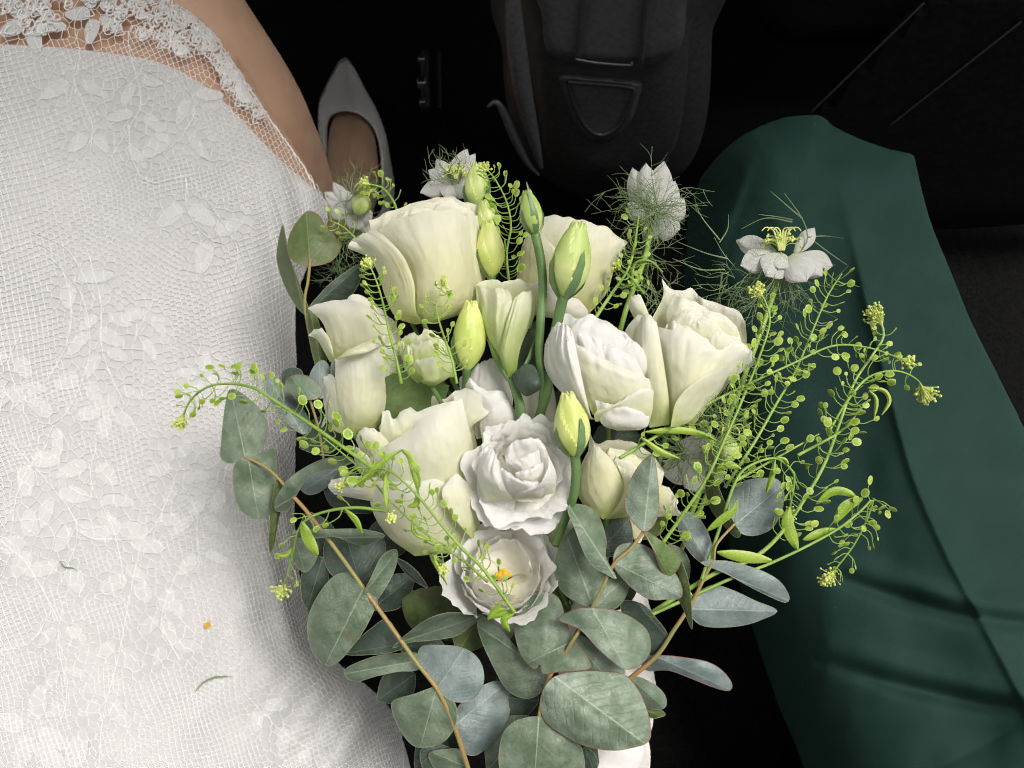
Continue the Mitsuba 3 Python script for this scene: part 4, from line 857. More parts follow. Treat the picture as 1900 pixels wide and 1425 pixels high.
petal(fl, d, w3, [(762, 700, 6), (752, 660, 6), (762, 638, 4)], [(832, 700, 6), (835, 665, 6), (818, 640, 4)], [(762, 638, 4), (778, 636, 1), (795, 630, 0), (808, 636, 2), (818, 640, 4)], 4, 2, 4)
petal(fl, d, w3, [(795, 716, 2), (762, 698, 7), (753, 678, 7), (758, 662, 4)], [(808, 716, 2), (836, 697, 8), (843, 672, 8), (828, 656, 6)], [(758, 662, 4), (780, 666, -4), (805, 663, -4), (828, 656, 6)], 7, 2, 2)
petal(fl, d - .001, w3, [(775, 712, 5), (752, 688, 9), (745, 655, 9), (744, 632, 8)], [(786, 702, -2), (768, 672, -3), (764, 646, 0)], [(744, 632, 8), (752, 636, 4), (764, 646, 0)], 2, 2, 2)
hidden_stem(fl, 800, 715, d + .006)

# --- buds
GB = 'closed flower buds of the bouquet'
def bud(label, b, t, w, d, mat, stem=None, sep=4, dt=0.004, twist=1.6, wstem=14, fat=.42, sepal_len=.55):
    fl = thing('flower_bud', label, 'flower bud')
    B, Tp = P(b[0], b[1], d), P(t[0], t[1], d - dt)
    ax = Tp - B; H = np.linalg.norm(ax); a = ax / H; e1 = unit(np.cross(a, FWD)); e2 = np.cross(a, e1); R = w / 2 * K * d
    nu, nv = 60, 40
    th, tt = np.meshgrid(np.linspace(0, 2 * np.pi, nu), np.linspace(0, 1, nv))
    prof = np.where(tt < fat, np.sin(np.pi / 2 * np.clip(tt / fat, 0, 1))**0.75, 1 - 0.72 * ((tt - fat) / (1 - fat))**1.9)
    ph = 3 * (th + twist * tt) % (2 * np.pi) / (2 * np.pi)
    r = R * prof * (1 + 0.15 * (ph - 0.5) * np.clip(tt * 3, 0, 1) * np.clip(1.25 - tt * .6, 0, 1))
    r = r * np.where(tt > .93, 1 + .10 * np.sin(9 * th + 2) + .3 * (tt - .93) / .07 * .4, 1)
    z = tt * H + np.where(tt > .93, .03 * H * np.sin(7 * th) , 0)
    c = B + z[..., None] * a + (r * np.cos(th))[..., None] * e1 + (r * np.sin(th))[..., None] * e2
    c = np.vstack([c.reshape(-1, 3), (B + a * H * .95)[None]])
    f = np.vstack([grid_faces(nv, nu), [[(nv - 1) * nu + k, (nv - 1) * nu + k + 1, nv * nu] for k in range(nu - 1)]])
    part(fl, 'bloom', mikit.ply((c, f), mat, 45))
    for k in range(sep):
        p0 = 2 * np.pi * k / sep + .5
        s, q = np.meshgrid(np.linspace(-1, 1, 5), np.linspace(0, 1, 16))
        pr = np.interp(q * sepal_len, [0, .1, .2, fat, 1], [.2, .55, .8, 1, .4]) * 1.08 + .03 + 0.35 * np.clip(q - .55, 0, 1)**2 * (k % 2)
        ang = p0 + s * .42 * (1 - q)**.7
        v = B + (q * sepal_len * H * (1 + .2 * (k % 2)))[..., None] * a + (R * pr * np.cos(ang))[..., None] * e1 + (R * pr * np.sin(ang))[..., None] * e2
        part(fl, 'sepal', mikit.ply((v.reshape(-1, 3), grid_faces(16, 5)), 'sepal', True))
    st = [(b[0], b[1], d)] + (stem or [(b[0] + (b[0] - t[0]) * .6, b[1] + 60, d + .01)])
    lead = (b[0] + (t[0] - b[0]) * .06, b[1] + (t[1] - b[1]) * .06, d - .0003)
    stalk(fl, [lead] + st, wstem * 1.2, wstem)
bud('pale green bud at the top of the bouquet, beside the white spiky flower', (882, 392), (887, 303), 50, .478, 'bud_green', sep=3)
bud('short green bud tucked between the top rose and a seed sprig', (910, 440), (896, 372), 40, .472, 'bud_green', sep=3)
bud('yellow-green bud pressed against the right side of the top rose', (912, 518), (906, 410), 52, .462, 'bud_lime', sep=2)
bud('slender closed bud standing highest on a long curved stem', (994, 438), (977, 354), 42, .432, 'bud_green', [(1003, 480, .433), (1007, 530, .434), (1003, 600, .434), (1001, 660, .435), (1008, 720, .437), (1000, 800, .45)], 5, sepal_len=1.0, twist=.5, wstem=15)
bud('fat pale green bud with two dark sepals, right of the long curved stem', (1044, 556), (1074, 414), 74, .428, 'bud_green', [(1036, 590, .43), (1024, 650, .432), (1016, 720, .436), (992, 800, .45)], 4, twist=1.0, wstem=18)
bud('lime green bud between the top rose and the bell-shaped flower', (866, 690), (874, 560), 62, .444, 'bud_lime', sep=2, twist=.8)
bud('lime green bud with a crinkled tip in front of the folded white flower', (1067, 850), (1053, 730), 66, .408, 'bud_lime', [(1069, 875, .409), (1064, 920, .412), (1046, 970, .42), (1030, 1010, .428)], 4, wstem=16)

# ------------------------------------------------------------------ eucalyptus
def leaf(fl, mat, base, tip, out, d0, d1, cup_=3.0, roll=0.0, margin='leaf_rim', label=None, bend=0.0):
    """A leaf blade over its outline; depth d0 at the base, d1 at the tip; cup_ and roll (mm) shape it across, bend along."""
    pts, tri, n = fill(out, 5.5)
    b, t = np.array(base, float), np.array(tip, float); ax = t - b; L = np.linalg.norm(ax); ax /= L; pe = np.array([-ax[1], ax[0]])
    q = pts - b; al, ac = q @ ax / L, q @ pe / L
    hw = max(np.abs(ac).max(), 1e-3)
    seed = len(scene) % 89
    wav = meshkit.fbm(stk(pts[:, 0] / 45, pts[:, 1] / 45, seed), 2, seed) - .5
    dd = d0 + (d1 - d0) * al + (1.5 * cup_ * (ac / hw)**2 + 1.3 * roll * ac / hw + (bend + 1.5) * (al - .5)**2 * 4 + 5.0 * wav - 0.5 * np.exp(-(ac / .03)**2)) / 1000
    v = P(pts[:, 0], pts[:, 1], dd)
    k = part(fl, 'leaf', mikit.ply((v, tri), mat, True, uv=np.stack([ac, al], 1)), label)
    if margin:
        m = MB(); i = np.concatenate([np.arange(n), [0]]); m.tube(v[i], 0.00015, 4, False)
        part(k, 'margin', mikit.ply(m.mesh(), margin, True))
    return k

def shape(b, t, w, pos=.45, k=10):
    """A plain ovate outline from base b to tip t, w wide, widest at pos."""
    b, t = np.array(b, float), np.array(t, float); ax = t - b; L = np.linalg.norm(ax); ax /= L; pe = np.array([-ax[1], ax[0]])
    s = np.linspace(0, 1, k); g = np.where(s < pos, np.sin(np.pi / 2 * s / pos)**.8, np.cos(np.pi / 2 * (s - pos) / (1 - pos))**.9) * w / 2
    return np.vstack([b + s[:, None] * L * ax + g[:, None] * pe, (b + s[::-1, None] * L * ax - g[::-1, None] * pe)[1:-1]])

SA, BL, DK, FR, OL = 'leaf_sage', 'leaf_blue', 'leaf_dark', 'leaf_fresh', 'leaf_olive'
RD = 'leaf_rim_red'
e = thing('eucalyptus_branch', 'long eucalyptus branch with an orange-brown stem along the lower left, beside the dress', 'eucalyptus branch')
stalk(e, [(538, 915, .445), (570, 950, .44), (625, 1022, .432), (675, 1092, .428), (738, 1180, .424), (772, 1228, .422), (812, 1280, .420), (842, 1345, .424), (870, 1430, .43)], 7.2, 9.0, 'woody_stem')
stalk(e, [(455, 848, .455), (500, 872, .452), (545, 920, .446)], 4.8, 6.0, 'woody_stem')
leaf(e, SA, (455, 848), (428, 724), [(455, 850), (425, 860), (409, 848), (410, 825), (414, 780), (420, 740), (428, 722), (452, 732), (487, 765), (497, 800), (484, 835)], .455, .462, 4)
leaf(e, SA, (460, 847), (480, 963), [(460, 847), (490, 838), (508, 832), (514, 870), (512, 930), (500, 955), (482, 964), (456, 955), (438, 930), (432, 885), (438, 858)], .455, .460, 4)
leaf(e, OL, (522, 880), (505, 1020), [(520, 880), (526, 920), (516, 970), (506, 1022), (499, 1018), (501, 960), (510, 900)], .450, .462, 6, -6)
leaf(e, SA, (528, 932), (650, 858), [(512, 948), (512, 925), (535, 890), (565, 868), (600, 852), (640, 846), (656, 856), (630, 868), (598, 874), (570, 888), (552, 915), (535, 944)], .445, .428, 5, 8)
leaf(e, BL, (622, 872), (560, 912), [(625, 868), (618, 890), (595, 912), (572, 918), (556, 905), (562, 886), (590, 874)], .452, .456, 3)
leaf(e, SA, (525, 1000), (716, 996), [(526, 998), (570, 984), (620, 982), (670, 982), (714, 992), (700, 1003), (676, 1013), (650, 1006), (620, 996), (570, 1000)], .434, .425, 3, 5, margin='leaf_rim')
leaf(e, SA, (543, 988), (566, 1062), [(545, 985), (570, 995), (590, 1010), (586, 1040), (568, 1062), (550, 1050), (540, 1020)], .445, .450, 3)
leaf(e, SA, (672, 1096), (604, 1233), [(674, 1096), (652, 1066), (625, 1066), (600, 1090), (575, 1135), (571, 1175), (580, 1208), (600, 1232), (622, 1232), (645, 1210), (675, 1170), (695, 1130), (699, 1112)], .424, .436, 5, 3, bend=2)
leaf(e, SA, (678, 1098), (736, 1022), [(676, 1100), (690, 1068), (706, 1036), (722, 1022), (737, 1022), (734, 1052), (718, 1086), (698, 1114), (684, 1112)], .424, .430, -3, 6)
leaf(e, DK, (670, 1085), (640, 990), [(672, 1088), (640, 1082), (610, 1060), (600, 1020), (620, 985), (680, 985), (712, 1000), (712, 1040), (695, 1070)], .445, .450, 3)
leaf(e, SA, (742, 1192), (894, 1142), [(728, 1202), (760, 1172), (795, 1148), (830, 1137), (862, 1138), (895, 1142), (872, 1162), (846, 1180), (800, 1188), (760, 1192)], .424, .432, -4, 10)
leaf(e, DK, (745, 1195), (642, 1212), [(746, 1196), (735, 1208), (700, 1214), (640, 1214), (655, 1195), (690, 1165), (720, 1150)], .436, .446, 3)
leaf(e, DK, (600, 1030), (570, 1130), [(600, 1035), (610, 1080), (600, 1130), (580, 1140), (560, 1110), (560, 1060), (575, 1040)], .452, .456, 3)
leaf(e, SA, (776, 1226), (640, 1250), [(778, 1214), (740, 1212), (700, 1217), (664, 1229), (640, 1243), (644, 1258), (664, 1264), (700, 1254), (740, 1246), (776, 1242)], .426, .434, 4, 4, margin='leaf_rim')
leaf(e, BL, (812, 1276), (862, 1202), [(812, 1278), (790, 1256), (776, 1225), (782, 1200), (815, 1197), (850, 1200), (880, 1214), (896, 1240), (896, 1272), (878, 1298), (850, 1303), (826, 1294)], .420, .428, 4, -3)
leaf(e, SA, (810, 1276), (780, 1386), [(812, 1274), (832, 1288), (846, 1310), (845, 1345), (826, 1374), (800, 1385), (768, 1384), (745, 1358), (728, 1320), (730, 1300), (768, 1288)], .420, .424, 4, 2)
leaf(e, BL, (845, 1345), (936, 1270), [(846, 1350), (842, 1325), (865, 1295), (900, 1270), (928, 1264), (948, 1280), (946, 1320), (930, 1355), (905, 1385), (880, 1402), (858, 1392)], .428, .436, 4)
leaf(e, SA, (868, 1424), (800, 1395), [(870, 1440), (820, 1440), (795, 1400), (830, 1390), (860, 1395)], .432, .438, 3)
leaf(e, DK, (800, 1400), (760, 1440), [(860, 1460), (815, 1462), (790, 1440), (780, 1395), (810, 1380), (850, 1400)], .440, .446, 3)
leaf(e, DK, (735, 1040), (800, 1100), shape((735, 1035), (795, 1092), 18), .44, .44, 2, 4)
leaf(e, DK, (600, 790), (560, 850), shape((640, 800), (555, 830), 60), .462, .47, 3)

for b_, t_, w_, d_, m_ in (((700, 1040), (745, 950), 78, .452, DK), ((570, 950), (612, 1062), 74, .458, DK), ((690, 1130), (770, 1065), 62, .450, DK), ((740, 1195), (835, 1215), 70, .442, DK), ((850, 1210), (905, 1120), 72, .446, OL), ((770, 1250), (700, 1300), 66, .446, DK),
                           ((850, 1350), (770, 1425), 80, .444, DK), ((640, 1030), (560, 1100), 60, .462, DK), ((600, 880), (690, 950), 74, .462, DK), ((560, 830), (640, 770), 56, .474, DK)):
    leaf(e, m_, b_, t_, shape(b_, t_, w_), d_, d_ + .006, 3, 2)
e = thing('eucalyptus_branch', 'leafy eucalyptus branch hanging down the front, with the largest round leaves at the bottom center', 'eucalyptus branch')
stalk(e, [(1195, 985, .405), (1170, 1018, .405), (1140, 1045, .405), (1118, 1090, .406), (1100, 1125, .408), (1078, 1165, .408), (1062, 1190, .408), (1040, 1225, .412), (1022, 1252, .412), (1008, 1290, .414), (1000, 1332, .415)], 6.4, 7.5, 'woody_stem')
leaf(e, 'leaf_mint', (1195, 985), (1210, 846), [(1194, 986), (1174, 968), (1160, 942), (1163, 908), (1178, 875), (1196, 852), (1211, 845), (1218, 870), (1222, 915), (1222, 950), (1212, 976)], .400, .404, 4, 0, RD, 'red-edged eucalyptus leaf')
leaf(e, FR, (1196, 988), (1242, 1070), [(1194, 984), (1222, 1000), (1250, 1020), (1263, 1038), (1256, 1058), (1240, 1070), (1226, 1056), (1212, 1020)], .402, .408, 4, 3, RD)
leaf(e, SA, (1142, 1072), (1056, 940), [(1144, 1073), (1122, 1064), (1100, 1050), (1082, 1022), (1066, 980), (1054, 950), (1058, 936), (1086, 938), (1106, 950), (1118, 975), (1125, 1005), (1124, 1035)], .402, .410, 6, 5)
leaf(e, 'leaf_mint', (1140, 1044), (1262, 1106), [(1138, 1048), (1142, 1020), (1160, 1008), (1192, 1010), (1222, 1030), (1252, 1062), (1266, 1092), (1262, 1110), (1240, 1112), (1206, 1112), (1176, 1094), (1152, 1070)], .404, .410, 4, 2, RD)
leaf(e, SA, (1100, 1125), (1050, 990), [(1102, 1126), (1072, 1118), (1044, 1098), (1028, 1062), (1034, 1022), (1058, 985), (1080, 970), (1100, 1000), (1120, 1050), (1130, 1080), (1122, 1110)], .410, .424, 5)
leaf(e, SA, (1102, 1124), (1165, 1070), [(1100, 1126), (1116, 1090), (1140, 1068), (1164, 1062), (1168, 1085), (1158, 1112), (1140, 1130), (1122, 1128)], .412, .420, 3)
leaf(e, DK, (1115, 1020), (1170, 960), [(1110, 1030), (1112, 985), (1130, 960), (1160, 955), (1172, 975), (1172, 1010), (1145, 1030)], .424, .430, 3)
leaf(e, OL, (1250, 1020), (1284, 1168), [(1240, 1060), (1256, 1030), (1272, 1060), (1281, 1100), (1284, 1168), (1268, 1130), (1250, 1095)], .412, .414, 3, 6)
leaf(e, SA, (1062, 1190), (975, 1232), [(1064, 1188), (1050, 1150), (1038, 1112), (1015, 1098), (990, 1100), (968, 1122), (955, 1155), (958, 1190), (970, 1220), (992, 1242), (1002, 1232), (1008, 1250), (1040, 1246), (1094, 1240), (1086, 1212)], .408, .412, 8, 4, RD)
leaf(e, 'leaf_mint', (1100, 1130), (1162, 1242), [(1098, 1128), (1070, 1130), (1042, 1142), (1040, 1152), (1076, 1168), (1106, 1200), (1130, 1222), (1160, 1242), (1190, 1232), (1207, 1206), (1202, 1172), (1176, 1148), (1140, 1132)], .400, .406, 5, -3, RD)
leaf(e, 'leaf_mint', (1064, 1188), (1128, 1258), [(1062, 1186), (1080, 1180), (1120, 1212), (1160, 1244), (1148, 1256), (1120, 1262), (1094, 1250), (1072, 1220)], .412, .416, 3)
leaf(e, SA, (1022, 1254), (900, 1170), [(1024, 1256), (1012, 1276), (990, 1294), (965, 1294), (938, 1276), (912, 1230), (894, 1190), (886, 1160), (890, 1140), (930, 1170), (966, 1210), (1000, 1236)], .418, .430, 5)
leaf(e, 'leaf_mint', (1030, 1256), (1200, 1382), [(1028, 1256), (1008, 1280), (1002, 1310), (1012, 1338), (1036, 1358), (1080, 1382), (1130, 1392), (1170, 1388), (1203, 1376), (1207, 1350), (1200, 1316), (1184, 1280), (1158, 1252), (1120, 1246), (1070, 1246)], .408, .406, 6, -2, RD, 'largest round eucalyptus leaf')
leaf(e, SA, (1000, 1332), (990, 1470), [(1000, 1330), (1030, 1338), (1062, 1360), (1080, 1390), (1084, 1440), (1060, 1490), (960, 1490), (928, 1430), (930, 1372), (950, 1342), (976, 1332)], .412, .412, 5)
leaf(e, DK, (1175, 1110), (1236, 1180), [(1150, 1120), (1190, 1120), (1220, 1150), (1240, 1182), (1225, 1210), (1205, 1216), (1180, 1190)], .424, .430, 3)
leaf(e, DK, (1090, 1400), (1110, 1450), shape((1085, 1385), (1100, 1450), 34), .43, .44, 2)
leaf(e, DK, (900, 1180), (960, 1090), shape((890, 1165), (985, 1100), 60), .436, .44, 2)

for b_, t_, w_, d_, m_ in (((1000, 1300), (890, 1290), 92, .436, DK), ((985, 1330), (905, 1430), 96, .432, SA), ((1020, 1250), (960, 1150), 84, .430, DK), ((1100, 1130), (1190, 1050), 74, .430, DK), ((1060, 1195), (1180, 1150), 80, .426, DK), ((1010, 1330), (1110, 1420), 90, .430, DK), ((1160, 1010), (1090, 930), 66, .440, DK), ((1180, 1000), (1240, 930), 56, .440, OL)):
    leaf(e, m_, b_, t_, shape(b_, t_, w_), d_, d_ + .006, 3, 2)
e = thing('eucalyptus_branch', 'blue-gray eucalyptus branch reaching out over the green trousers at the lower right', 'eucalyptus branch')
stalk(e, [(1325, 1040, .43), (1310, 1065, .43), (1283, 1120, .43), (1250, 1170, .43), (1218, 1217, .432), (1165, 1262, .436)], 6.4, 9.0, 'woody_stem')
stalk(e, [(1325, 1040, .43), (1330, 1010, .432), (1365, 970, .44)], 4.8, 5.2, 'woody_stem')
leaf(e, BL, (1282, 1130), (1442, 1134), [(1280, 1130), (1292, 1104), (1310, 1090), (1330, 1086), (1362, 1096), (1400, 1114), (1442, 1133), (1412, 1150), (1380, 1160), (1340, 1164), (1304, 1161), (1286, 1148)], .430, .440, 4)
leaf(e, BL, (1300, 1046), (1462, 1114), [(1300, 1044), (1340, 1040), (1380, 1048), (1420, 1062), (1448, 1080), (1464, 1106), (1458, 1118), (1430, 1108), (1390, 1088), (1346, 1064)], .430, .440, 3, 4)
leaf(e, BL, (1218, 1218), (1356, 1280), [(1190, 1222), (1225, 1216), (1270, 1220), (1312, 1228), (1340, 1244), (1358, 1268), (1352, 1282), (1320, 1274), (1280, 1258), (1240, 1244), (1200, 1244)], .432, .440, 3, 4, RD)
leaf(e, BL, (1366, 972), (1452, 900), [(1364, 975), (1350, 940), (1356, 912), (1384, 892), (1420, 887), (1446, 892), (1455, 920), (1448, 955), (1430, 982), (1400, 994), (1376, 990)], .448, .458, 4)
leaf(e, OL, (1312, 885), (1370, 996), [(1310, 875), (1322, 880), (1342, 925), (1362, 970), (1374, 990), (1366, 998), (1346, 978), (1322, 950), (1310, 915)], .438, .444, 2, 5)
leaf(e, BL, (1316, 1048), (1262, 955), [(1318, 1050), (1290, 1036), (1268, 1006), (1256, 970), (1262, 950), (1290, 955), (1312, 985), (1322, 1020)], .436, .446, 3)
leaf(e, SA, (1170, 1258), (1232, 1312), [(1166, 1256), (1192, 1258), (1222, 1276), (1236, 1296), (1232, 1314), (1204, 1314), (1184, 1290)], .436, .444, 3)
leaf(e, SA, (1260, 1000), (1300, 1090), shape((1240, 1010), (1278, 1075), 40), .444, .45, 3)
leaf(e, OL, (1195, 1318), (1233, 1330), shape((1190, 1318), (1236, 1326), 22), .446, .45, 2)

e = thing('eucalyptus_branch', 'dark green eucalyptus sprig with a red-edged round leaf at the upper left, against the dress', 'eucalyptus branch')
stalk(e, [(576, 480, .470), (572, 520, .472), (566, 572, .474), (590, 680, .48), (640, 800, .48)], 5.6, 6.0, 'woody_stem')
leaf(e, OL, (576, 494), (568, 394), [(576, 494), (556, 490), (538, 478), (533, 455), (540, 430), (556, 405), (572, 392), (590, 398), (604, 418), (622, 440), (631, 462), (618, 482), (598, 491)], .470, .476, 3, 2, RD, 'dark green leaf with red margin')
leaf(e, OL, (566, 584), (524, 415), [(568, 585), (548, 566), (528, 530), (514, 485), (516, 450), (525, 416), (530, 440), (536, 475), (550, 510), (562, 545), (572, 570)], .474, .482, 4, -8)
leaf(e, DK, (576, 574), (668, 492), [(572, 576), (590, 550), (620, 520), (668, 490), (668, 520), (650, 550), (620, 566)], .476, .482, 3, 4)
leaf(e, OL, (600, 700), (575, 575), [(602, 708), (586, 680), (574, 630), (571, 580), (584, 580), (598, 620), (606, 660)], .468, .472, 3)

e = thing('eucalyptus_branch', 'small gray-green eucalyptus sprig at the left, below the pointed ivory petals', 'eucalyptus branch')
stalk(e, [(574, 738, .452), (584, 770, .455), (592, 800, .458), (600, 850, .465)], 4.8, 4.5, 'woody_stem')
leaf(e, SA, (574, 744), (542, 700), [(578, 742), (560, 740), (540, 730), (529, 712), (536, 700), (552, 695), (572, 698), (590, 712), (598, 726), (592, 738)], .448, .450, 2, 0, RD)
leaf(e, BL, (594, 738), (592, 668), [(594, 740), (580, 722), (574, 700), (584, 678), (598, 668), (610, 678), (615, 702), (610, 728)], .454, .458, 2)
leaf(e, BL, (600, 790), (618, 668), [(596, 794), (606, 760), (612, 720), (614, 680), (617, 666), (624, 685), (624, 720), (616, 755), (604, 784)], .450, .452, 1, 4)
leaf(e, BL, (560, 800), (493, 694), [(562, 806), (528, 780), (500, 740), (488, 705), (496, 692), (516, 704), (540, 730), (564, 762), (578, 790)], .462, .470, 3, 3)
leaf(e, DK, (560, 720), (535, 682), [(560, 712), (528, 715), (522, 692), (540, 682), (560, 688)], .47, .475, 2)

# ------------------------------------------------------------------ seed sprigs
pod_m = trimesh.creation.icosphere(subdivisions=2); pv = pod_m.vertices.copy()
pv = pv * [1, 1.18, .20]; rad = np.hypot(pv[:, 0], pv[:, 1]); pv[:, 2] *= 1 - .6 * np.exp(-((rad - .70) / .16)**2); pv[:, 1] -= .10 * np.exp(-(pv[:, 0] / .22)**2) * (pv[:, 1] > .8)
POD = mikit.ply((pv, pod_m.faces), 'pod_green', True, uv=np.stack([np.hypot(pv[:, 0], pv[:, 1] / 1.15), pv[:, 1]], 1))
pod_rng = np.random.default_rng(31)
def lance(fl, pts, w, d, mat='pod_green', name='leaf', twist=0.0):
    c = crom(pts, 14); t = np.gradient(c, axis=0); t /= np.linalg.norm(t, axis=1)[:, None]; pe = np.stack([-t[:, 1], t[:, 0]], 1)
    s = np.linspace(0, 1, 14); g = np.sin(np.pi * np.clip(s * .94 + .03, 0, 1))**.7 * w / 2
    rows = [c + pe * g[:, None] * k for k in (-1, 0, 1)]; dep = [d, d - .0012, d + .0008]
    v = np.stack([P(r[:, 0], r[:, 1], q + twist * k * g / 1000) for r, q, k in zip(rows, dep, (-1, 0, 1))], 1)
    part(fl, name, mikit.ply((v.reshape(-1, 3), grid_faces(14, 3)), mat, True))
def sprig(label, path, n_pods, w=8, pods=(0.0, .9), head=True, size=9.0, reach=30, leaves=(), branches=(), headr=13):
    fl = thing('seed_sprig', label, 'green sprig')
    m = MB(); K0 = len(scene); pods_out = []; heads = MB(); hn = 0
    for path, n_pods, w, pods, head, size, reach in [(path, n_pods, w, pods, head, size, reach)] + list(branches):
        c = crom([(*p, path[0][2]) if len(p) == 2 else p for p in path], 60); c[:, 2] += 0.0022 * np.sin(np.linspace(0, 9, 60) + len(label))
        W = np.linspace(w * .85, w * .36, 60); p3 = P(c[:, 0], c[:, 1], c[:, 2]); m.tube(p3, W / 2 * K * c[:, 2], 6)
        k = K * c[:, 2].mean(); tg = unit(np.gradient(p3, axis=0))
        n_pods = int(n_pods * 1.3)
        for j in range(n_pods):
            u = pods[0] + (pods[1] - pods[0]) * np.clip(j + pod_rng.normal(.4, .8), 0, n_pods - .1) / n_pods
            i = int(u * 59); o = p3[i]; t = tg[i]
            a = unit(np.cross(t, V(0, 0, 1))); b = np.cross(a, t); ph = j * 2.4 + pod_rng.uniform(-.4, .4)
            ph = ph if pod_rng.random() < .25 else (0 if math.cos(ph) > 0 else np.pi) + pod_rng.uniform(-.8, .8)
            q = a * math.cos(ph) + b * math.sin(ph)
            small = 1 - .45 * max(0, (u - .75) / .25) if head else 1
            r = reach * k * pod_rng.uniform(.75, 1.2) * small
            e1 = o + q * r * .55 + t * r * .10; e2 = o + q * r * .92 + t * r * pod_rng.uniform(.3, .75)
            cur = crom([o, e1, e2], 7); m.tube(cur, .00028, 4)
            s = size * k * pod_rng.uniform(.40, .90) * small
            dirn = unit(cur[-1] - cur[-2]); nr = unit(V(pod_rng.normal(0, .8), pod_rng.normal(0, .8), 1)); x = unit(np.cross(dirn, nr)); z = np.cross(x, dirn)
            if pod_rng.random() < .3: x, z = z, x
            M4 = np.eye(4); M4[:3, 0], M4[:3, 1], M4[:3, 2], M4[:3, 3] = x * s, dirn * s, z * s, cur[-1] + dirn * s * .95
            pods_out.append(M4)
        if head:
            o, t = p3[-1], tg[-1]
            for j in range(max(30, int(headr * 2.4))):
                q = unit(pod_rng.normal(0, 1, 3) + t * .9); r = headr * k * pod_rng.uniform(.25, 1.0)
                e1 = o - t * headr * k * .5 + (q * r); heads.tube(np.stack([o - t * headr * k * pod_rng.uniform(.6, 1.2), e1]), .00022, 4); heads.ball(e1, k * pod_rng.uniform(1.6, 3.2), 1); hn += 1
    part(fl, 'stem', mikit.ply(m.mesh(), 'green_stem', True))
    for M4 in pods_out: part(fl, 'pod', {**POD, 'to_world': T(M4)})
    if hn: part(fl, 'bud_cluster', mikit.ply(heads.mesh(), 'pod_tip', True), kind='stuff', label='tight cluster of tiny yellow-green buds at the sprig end')
    for pts, w_, d_ in leaves: lance(fl, pts, w_, d_)
    return fl
sprig('arching seed sprig reaching far left over the lace dress', [(728, 900, .405), (690, 868, .408), (640, 832, .412), (580, 790, .42), (520, 750, .43), (470, 720, .44), (425, 712, .45), (385, 718, .46), (352, 745, .468), (334, 790, .475)], 52, 10, (.04, .95), True, 10.5, 34, headr=22)
sprig('seed sprig crossing the large lower left rose down to the orange-centered flower', [(955, 1136, .392), (900, 1060, .392), (860, 1020, .394), (820, 975, .396), (775, 920, .398), (730, 878, .40), (690, 868, .402), (655, 872, .404), (632, 905, .406)], 30, 9, (.04, .9), True, 8, 30,
      leaves=[([(940, 1128), (920, 1132), (905, 1150)], 13, .393), ([(955, 1136), (935, 1150), (945, 1172)], 14, .393), ([(905, 1148), (930, 1140), (955, 1130)], 10, .394)], headr=15)
sprig('seed sprig with a hooked bract lying on the large lower left rose', [(905, 1080, .402), (860, 1040, .404), (815, 1010, .406), (765, 968, .408), (722, 928, .41), (685, 885, .412), (640, 845, .416), (600, 812, .42)], 16, 7, (.05, .8), False, 7.5, 26,
      leaves=[([(718, 950), (715, 900), (722, 860)], 9, .402), ([(655, 905), (690, 875), (722, 848), (748, 834)], 11, .40), ([(745, 834), (762, 850), (772, 885), (776, 912)], 16, .398), ([(776, 912), (772, 935), (756, 940)], 12, .40), ([(805, 1005), (770, 990), (764, 960)], 8, .404), ([(815, 1040), (800, 1030), (812, 1052), (830, 1085)], 9, .402)],
      branches=[([(722, 930, .405), (720, 950, .404), (728, 965, .402)], 0, 6, (0, 1), True, 6, 12), ([(815, 1012, .404), (822, 1040, .402), (820, 1062, .401)], 3, 5, (0, 1), True, 5, 14)], headr=14)
sprig('thin sprig bending down onto the dress edge at the lower left', [(716, 948, .415), (660, 942, .415), (610, 948, .416), (572, 962, .42), (553, 985, .426), (545, 1020, .434), (532, 1070, .442), (520, 1100, .448)], 8, 8, (.2, .9), True, 7, 30,
      leaves=[([(560, 968), (572, 1000), (590, 1030)], 22, .42), ([(640, 945), (660, 965), (672, 990)], 12, .415), ([(545, 1015), (530, 1030), (512, 1030)], 9, .434), ([(560, 972), (566, 990), (574, 998)], 8, .42)], headr=22)
sprig('upright seed sprig in front of the left edge of the top rose', [(745, 712, .425), (735, 665, .424), (722, 615, .422), (710, 560, .42), (696, 515, .42), (680, 482, .42)], 34, 7, (.05, .95), True, 7.5, 26, headr=17)
sprig('short upright seed sprig in front of the top rose', [(848, 712, .42), (838, 665, .419), (822, 620, .418), (810, 575, .417), (815, 545, .417), (824, 520, .417)], 20, 7, (.05, .92), True, 7.5, 24, headr=15)
sprig('small sprig curving over the top left of the top rose', [(738, 395, .475), (728, 370, .475), (708, 348, .476), (674, 340, .478)], 14, 7, (.05, .95), True, 7, 22, headr=14)
sprig('seed sprig hanging down between the two top roses', [(945, 530, .47), (940, 470, .469), (948, 420, .468), (940, 375, .468), (920, 335, .469), (898, 308, .47)], 40, 7, (.05, .96), True, 8, 26, headr=12)
sprig('dense seed sprig in front of the feathery threads, just right of the open ivory rose', [(1228, 1010, .425), (1262, 962, .426), (1310, 890, .428), (1345, 815, .43), (1378, 740, .434), (1408, 665, .438), (1428, 600, .442), (1420, 560, .445), (1402, 532, .447)], 66, 9, (.02, .95), True, 9.5, 28, headr=20)
sprig('straight seed sprig leaning right behind the dense one', [(1345, 905, .445), (1400, 820, .448), (1440, 750, .452), (1475, 690, .456), (1505, 620, .46), (1535, 550, .464), (1562, 508, .468)], 52, 8, (.02, 1), False, 8.5, 28)
